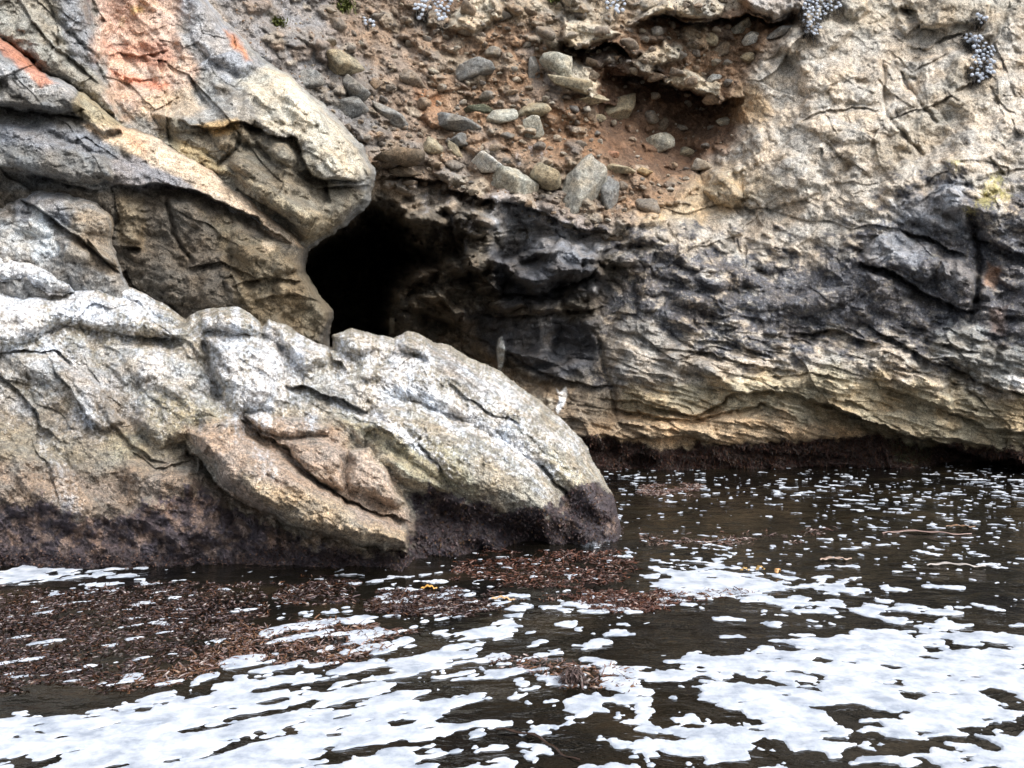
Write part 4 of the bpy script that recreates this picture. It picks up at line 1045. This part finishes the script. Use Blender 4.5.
# foam
yr = np.concatenate([1 / np.linspace(1 / 4.2, 1 / 9.5, 760), np.arange(9.52, 17, .0155)]); xr = np.arange(-9, 9, .0125)
GX, GY = [q.astype(f32) for q in np.meshgrid(xr, yr)]
PX = CX + F * GX / GY; PY = HY + F * H / GY
cov = np.full(GX.shape, .03, f32)
wxn = fbm(GX * 1.2, GY * 1.2, 3, 811); wyn = fbm(GX * 1.2, GY * 1.2, 3, 812)
def cover(pts, val, fe):
    global cov
    d = poly_sdf(PX + wxn * fe * 1.5, PY + wyn * fe * .6, pts); m = sstep(d, -fe, fe)
    cov = cov + (val - cov) * m
cover([(600,478),(1400,474),(1400,640),(900,640),(640,620),(620,560)], .10, 10)
cover([(600,490),(760,500),(840,490),(800,535),(640,545)], .02, 10)
cover([(330,570),(640,600),(620,645),(420,640)], .22, 8)
cover([(-400,500),(-100,600),(-100,690),(-400,700)], .3, 10)
cover([(-200,562),(60,566),(120,574),(60,582),(-200,576)], .62, 5)
cover([(80,574),(150,576),(150,592),(80,592)], .42, 5)
cover([(640,570),(700,562),(780,570),(850,585),(905,600),(890,616),(830,614),(760,606),(690,600),(650,588)], .62, 7)
cover([(645,575),(720,568),(790,580),(800,596),(720,592)], .93, 5)
cover([(760,585),(900,598),(960,615),(860,618)], .5, 8)
cover([(150,690),(200,668),(290,645),(380,636),(480,642),(560,652),(640,672),(650,692),(560,690),(470,684),(350,692),(200,700)], .46, 7)
cover([(255,640),(275,615),(340,608),(385,628),(400,645)], .4, 6)
cover([(380,690),(560,690),(700,690),(680,900),(480,900)], .30, 10)
cover([(-300,730),(-300,700),(0,716),(60,712),(130,700),(230,690),(330,684),(420,690),(470,705),(430,730),(460,768),(440,900),(-300,900)], .68, 7)
cover([(-300,725),(40,722),(200,705),(300,712),(330,740),(300,900),(-300,900)], .90, 9)
cover([(620,690),(660,668),(720,652),(800,640),(850,630),(930,628),(1100,640),(1500,660),(1500,900),(600,900),(650,745),(620,720)], .64, 7)
cover([(660,672),(800,648),(880,632),(1100,645),(1500,680),(1500,730),(900,712),(800,700),(700,690)], .88, 8)
cover([(630,700),(700,700),(700,720),(640,720)], .8, 5); cover([(520,700),(640,700),(640,735),(560,745)], .28, 6)
cover([(780,715),(1024,715),(1024,768),(800,768)], .66, 10)
cover([(560,655),(600,655),(600,680),(560,680)], .3, 6)
# weed patches push the foam aside
cover([(-300,585),(60,588),(180,580),(270,585),(275,620),(240,650),(180,670),(110,690),(0,695),(-300,690)], .04, 8)
far = sstep(GY, 6.5, 9.5)
lf = 1 - sstep(GX, -.4, .9)
xs_, ys_ = rot(GX, GY, -8); xl_, yl_ = rot(GX, GY, 30)
nb_ = fbm(xs_ * 2.3, ys_ * 3.4, 3, 821, .6) * (1 - lf) + fbm(xl_ * 1.7, yl_ * 6.0, 3, 827, .6) * lf; ns_ = fbm(xs_ * 6.5, ys_ * 6.5, 3, 822, .5)
nn = nb_ * (1 - .65 * far) + ns_ * (.42 + .45 * far) + .20 * fbm(GX * 14, GY * 13, 3, 823)
nn = (nn - nn.mean()) / nn.std()
from math import erf
tab = np.linspace(-4, 4, 801); cdf = np.array([.5 * (1 + erf(t_ / 1.41421)) for t_ in tab])
cdfn = np.interp(nn, tab, cdf)
cov = cov * np.where(far > .5, .35 + 1.3 * sstep(fbm(GX * .8, GY * .5, 3, 826), -.3, .4), 1)
fld = (cov - cdfn)                                    # > 0: foam
thick = np.clip(fld * .16, -.02, .007 - .005 * far) + np.where(fld > 0, .0025 * fbm(GX * 30, GY * 30, 2, 824) + .004 * fbm(GX * 7, GY * 7, 2, 825), 0) * np.clip(fld * 12, 0, 1)
Z = wave(GX, GY) + thick + .001
ny, nx = GX.shape; idx = np.arange(ny * nx).reshape(ny, nx); ok = (fld > -.03)
q = np.stack([idx[:-1, :-1], idx[:-1, 1:], idx[1:, 1:], idx[1:, :-1]], -1)[ok[:-1, :-1] | ok[1:, 1:] | ok[1:, :-1] | ok[:-1, 1:]]
mf, nt, bf = newmat('foam'); L = nt.links
gp = nd(nt, 'ShaderNodeNewGeometry').outputs['Position']; n1 = noise(nt, gp, 6, 6, .65); n2 = noise(nt, gp, 120, 3, .6)
cr = ramp(nt, n1.outputs[0], [(.36, (.28, .32, .385)), (.5, (.44, .48, .545)), (.62, (.57, .60, .655))]); L.new(cr.outputs[0], bf.inputs['Base Color'])
bf.inputs['Roughness'].default_value = .75; bf.inputs['Subsurface Weight'].default_value = .0
bp = nd(nt, 'ShaderNodeBump'); bp.inputs['Distance'].default_value = .004; L.new(n2.outputs[0], bp.inputs['Height']); L.new(bp.outputs[0], bf.inputs['Normal'])
tag(mesh_np('sea_foam', np.stack([GX, GY, Z], -1).reshape(-1, 3), q, mf), 'white sea foam floating in patches on the dark water', 'foam', kind='stuff')

# ------------------------------------------------------------------ 7. seaweed
def weed_patch(name, polys, label, n, lmin=.02, lmax=.055, cols=None, dens=0.):
    P0 = []
    tot = 0
    while tot < n:
        poly = polys[rng.integers(len(polys))]; xx = [q[0] for q in poly]; yy = [q[1] for q in poly]
        m = 4000
        px = rng.uniform(min(xx), max(xx), m); y0, y1 = F * H / (max(yy) - HY), F * H / (min(yy) - HY)
        Yw = rng.uniform(y0, y1, m); py = HY + F * H / Yw
        d = poly_sdf(px[None].astype(f32), py[None].astype(f32), poly)[0]
        Xw = (px - CX) / F * Yw
        cl = fbm(Xw * 2.6, Yw * 3.4, 4, 900, .65)
        k = (d + cl * 22 > 0) & (cl + rng.uniform(-.25, .25, m) > dens - .03)
        a_ = np.stack([Xw[k], Yw[k]], 1); P0.append(a_); tot += len(a_)
    P0 = np.concatenate(P0)[:n]; n = len(P0)
    z = wave(P0[:, 0], P0[:, 1])
    P3 = np.stack([P0[:, 0], P0[:, 1], z - .002], 1)
    an = rng.uniform(0, 2 * math.pi, n); el = rng.uniform(-.05, .8, n) * rng.uniform(.4, 1.1, n)
    d = np.stack([np.cos(an) * np.cos(el), np.sin(an) * np.cos(el), np.sin(el)], 1)
    up = np.stack([rng.normal(0, .5, n), rng.normal(0, .5, n), np.full(n, -.5)], 1); up /= np.linalg.norm(up, axis=1)[:, None]
    pal = np.array(cols or [(.048,.023,.015),(.032,.018,.015),(.07,.032,.017),(.026,.017,.018),(.11,.08,.08)])
    cc = pal[rng.integers(0, len(pal), n)] * rng.uniform(.6, 1.4, (n, 1))
    v_, f_, c_ = blades(P3, d, up, rng.uniform(lmin, lmax * 1.2, n), rng.uniform(.003, .008, n), cc, 3, .45)
    return tag(mesh_np(name, v_, f_, M_weed, c_), label, 'seaweed', kind='stuff')
weed_patch('floating_seaweed', [[(-260,592),(60,590),(180,582),(262,588),(268,612),(235,640),(180,662),(110,685),(0,692),(-260,690)]], 'reddish brown seaweed mat floating in front of the left of the rock', 42000, .012, .042, dens=-.12)
weed_patch('floating_seaweed', [[(275,590),(300,578),(330,576),(362,584),(355,600),(320,604),(285,602)], [(365,600),(400,592),(450,588),(490,598),(500,612),(430,616),(370,614)]], 'small reddish seaweed mats just off the foot of the rock', 8000, dens=-.15)
weed_patch('floating_seaweed', [[(440,572),(480,556),(560,550),(600,552),(640,562),(630,580),(570,588),(500,584)], [(560,595),(660,590),(700,605),(600,612)]], 'rusty seaweed mat off the right foot of the rock', 9000, dens=-.15, cols=[(.10,.036,.018),(.07,.03,.02),(.13,.07,.055),(.045,.024,.022)])
weed_patch('floating_seaweed', [[(640,538),(760,536),(840,528),(830,534),(700,546),(640,546)], [(600,520),(640,512),(660,520),(640,530)], [(640,490),(700,484),(690,492),(640,496)]], 'thin line of seaweed floating far out toward the cliff', 2600, .03, .07, dens=-.2, cols=[(.16,.11,.10),(.12,.06,.04),(.2,.15,.13)])
weed_patch('floating_seaweed', [[(490,655),(560,662),(640,672),(640,690),(580,690),(500,668)], [(240,625),(330,620),(420,640),(330,662),(220,665),(170,690),(120,690)], [(470,600),(760,590),(640,600)]], 'sparse brown seaweed scraps caught among the foam', 7000, dens=-.1, cols=[(.10,.05,.035),(.2,.15,.14),(.12,.06,.03)])
# weed clinging to rock at the waterline
def cling(sheet, mask, n, name, label, lmin, lmax, pal):
    ii, jj = np.nonzero(mask); k = rng.integers(0, len(ii), n); P_ = sheet.pos()[ii[k], jj[k]] + rng.normal(0, .012, (n, 3))
    d = np.stack([rng.normal(0, .9, n), rng.uniform(-1.0, -.1, n), rng.uniform(-.8, .5, n)], 1); d /= np.linalg.norm(d, axis=1)[:, None]
    up = np.tile([0, 0, -1.], (n, 1)); pal = np.array(pal); cc = pal[rng.integers(0, len(pal), n)] * rng.uniform(.5, 1.5, (n, 1))
    v_, f_, c_ = blades(P_, d, up, rng.uniform(lmin, lmax, n), rng.uniform(.006, .014, n), cc)
    tag(mesh_np(name, v_, f_, M_cling, c_), label, 'seaweed', kind='stuff')
cling(c, (wm > .6) & (c.Y < 474) & (c.X > 560) & (c.X < 1090), 26000, 'clinging_seaweed', 'dark red seaweed clinging to the foot of the cliff', .02, .055, [(.035,.016,.014),(.05,.022,.016),(.025,.02,.018),(.07,.035,.02),(.05,.04,.035)])
cling(r, (zm > .8) & (r.Y < 572) & (r.X > 390) & (r.X < 625) & (r.keep), 5500, 'clinging_seaweed', 'dark seaweed tufts clinging to the foot of the whitened rock', .008, .026, [(.03,.02,.022),(.045,.025,.025),(.06,.035,.02),(.09,.07,.07)])
cling(r, (zm > .85) & (blk > .4) & (r.Y < 570) & (r.X > -50) & (r.X < 400) & (r.keep), 3500, 'clinging_seaweed', 'short dark seaweed on the lower left of the whitened rock', .006, .018, [(.03,.02,.022),(.045,.03,.03),(.10,.06,.045)])

# kelp pieces
def kelp(px, py, length, ang, width, colr, label, lift=.0):
    Yw = F * H / (py - HY); x = (px - CX) / F * Yw; n = 14
    V = []; cr_ = []
    for k in range(n + 1):
        t = k / n; w = width * math.sin(math.pi * min(1, .12 + t * .86)) + .002
        cx, cy = (t - .5) * length, .10 * length * math.sin(t * 5); z = .012 + lift * math.sin(math.pi * t) ** 2 + .006 * math.sin(t * 21)
        for s, zz in ((-1, .004 * math.sin(t * 30)), (0, .006), (1, .004 * math.cos(t * 27))):
            V.append((cx, cy + s * w, z + zz)); cr_.append(np.array(colr) * (.8 + .4 * random.random()))
    V = np.array(V); Vb = V - [0, 0, .004]
    Fq = []; m = len(V)
    for k in range(n):
        for s in (0, 1):
            a0 = k * 3 + s; Fq += [[a0, a0 + 3, a0 + 4, a0 + 1], [m + a0, m + a0 + 1, m + a0 + 4, m + a0 + 3]]
        Fq += [[k * 3, m + k * 3, m + k * 3 + 3, k * 3 + 3], [k * 3 + 2, k * 3 + 5, m + k * 3 + 5, m + k * 3 + 2]]
    o = mesh_np('kelp_blade', np.concatenate([V, Vb]), np.array(Fq), M_weed, np.array(cr_ + cr_))
    o.location = (x, Yw, float(wave(np.array([x]), np.array([Yw]))[0])); o.rotation_euler = (0, 0, math.radians(ang)); tag(o, label, 'kelp')
kelp(429, 589, .13, 5, .022, (.60,.31,.07), 'bright orange kelp piece floating off the foot of the whitened rock', .02)
kelp(503, 600, .18, -6, .02, (.60,.38,.2), 'pale tan kelp leaf floating right of the bright orange piece', .015)
kelp(760, 570, .09, 20, .022, (.42,.27,.09), 'small yellow kelp scrap at the rim of the mid-water foam, middle one', .03)
kelp(745, 571, .08, 0, .018, (.55,.35,.12), 'small yellow kelp scrap at the rim of the mid-water foam, left one', .02)
kelp(778, 573, .08, 60, .018, (.50,.28,.12), 'small brown kelp scrap at the rim of the mid-water foam, right one', .03)
kelp(925, 533, .9, 2, .04, (.22,.15,.13), 'long pinkish kelp ribbon floating at the far right of the water', .01)
kelp(955, 566, .5, 0, .035, (.34,.31,.29), 'pale kelp ribbon floating below the long pinkish one', .01)
kelp(835, 560, .3, 12, .035, (.33,.24,.19), 'short tan kelp ribbon left of the pinkish and pale ribbons', .01)
kelp(960, 528, .3, 0, .03, (.2,.12,.07), 'brown kelp ribbon floating just above the long pinkish one', .01)
kelp(540, 745, .55, -38,   .007, (.035,.018,.01), 'thin dark brown kelp stalk under the near foam', .003)
# weed-covered snag sticking out of the foam
n_ = 420; Yw = F * H / (684 - HY); x = (572 - CX) / F * Yw
t_ = rng.uniform(0, 1, n_)
P0 = np.stack([rng.normal(0, .045, n_) * (1 - t_ * .6) + t_ * .015, rng.normal(0, .03, n_) * (1 - t_ * .5), t_ * .10 - .01], 1)
d = np.stack([rng.normal(-.3, .5, n_), rng.normal(-.3, .5, n_), rng.uniform(-.3, .5, n_)], 1); d /= np.linalg.norm(d, axis=1)[:, None]
v_, f_, c_ = blades(P0, d, np.tile([0, 0, -1.], (n_, 1)), rng.uniform(.03, .07, n_), rng.uniform(.004, .009, n_), np.array([.085, .06, .055]) * rng.uniform(.5, 1.8, (n_, 1)))
o = mesh_np('seaweed_tuft', v_, f_, M_weed, c_); o.location = (x, Yw, 0); tag(o, 'dark brown seaweed tuft poking up through the foam near the middle', 'seaweed')

# ------------------------------------------------------------------ light, camera
w = bpy.data.worlds.new('World'); SC.world = w; w.use_nodes = True
nt = w.node_tree; nt.nodes.clear(); L = nt.links
out = nt.nodes.new('ShaderNodeOutputWorld'); bg = nt.nodes.new('ShaderNodeBackground'); sky = nt.nodes.new('ShaderNodeTexSky')
sky.sky_type = 'NISHITA'; sky.sun_disc = False
sd = np.array((.52, -.50, .85)); sd /= np.linalg.norm(sd)
el = math.asin(sd[2]); az = math.atan2(sd[0], sd[1])
sky.sun_elevation = el; sky.sun_rotation = az; sky.air_density = 1.0; sky.dust_density = 4.0; sky.ozone_density = 1.0
hs = nt.nodes.new('ShaderNodeHueSaturation'); hs.inputs['Saturation'].default_value = .35
L.new(sky.outputs[0], hs.inputs['Color']); L.new(hs.outputs[0], bg.inputs[0]); L.new(bg.outputs[0], out.inputs[0]); bg.inputs[1].default_value = .15
sun = bpy.data.lights.new('sun', 'SUN'); sun.energy = 1.15; sun.angle = math.radians(40); sun.color = (1, .96, .9)
so = bpy.data.objects.new('sun', sun); COL.objects.link(so)
from mathutils import Vector
so.rotation_euler = Vector(-sd).to_track_quat('-Z', 'Y').to_euler(); so.location = (4, -6, 14)
cam = bpy.data.cameras.new('camera'); co = bpy.data.objects.new('camera', cam); COL.objects.link(co)
cam.sensor_width = 36; cam.lens = 36 * F / 1024; cam.clip_end = 500; cam.clip_start = .05
co.location = (0, 0, H); co.rotation_euler = (math.radians(90), 0, 0); cam.shift_y = -(384 - HY) / 1024.0
SC.camera = co
SC.view_settings.view_transform = 'Standard'; SC.view_settings.look = 'None'; SC.view_settings.exposure = .95; SC.view_settings.gamma = 1
SC.cycles.use_denoising = True; SC.cycles.max_bounces = 4; SC.cycles.diffuse_bounces = 3; SC.cycles.glossy_bounces = 2; SC.cycles.use_adaptive_sampling = True; SC.cycles.adaptive_threshold = .02
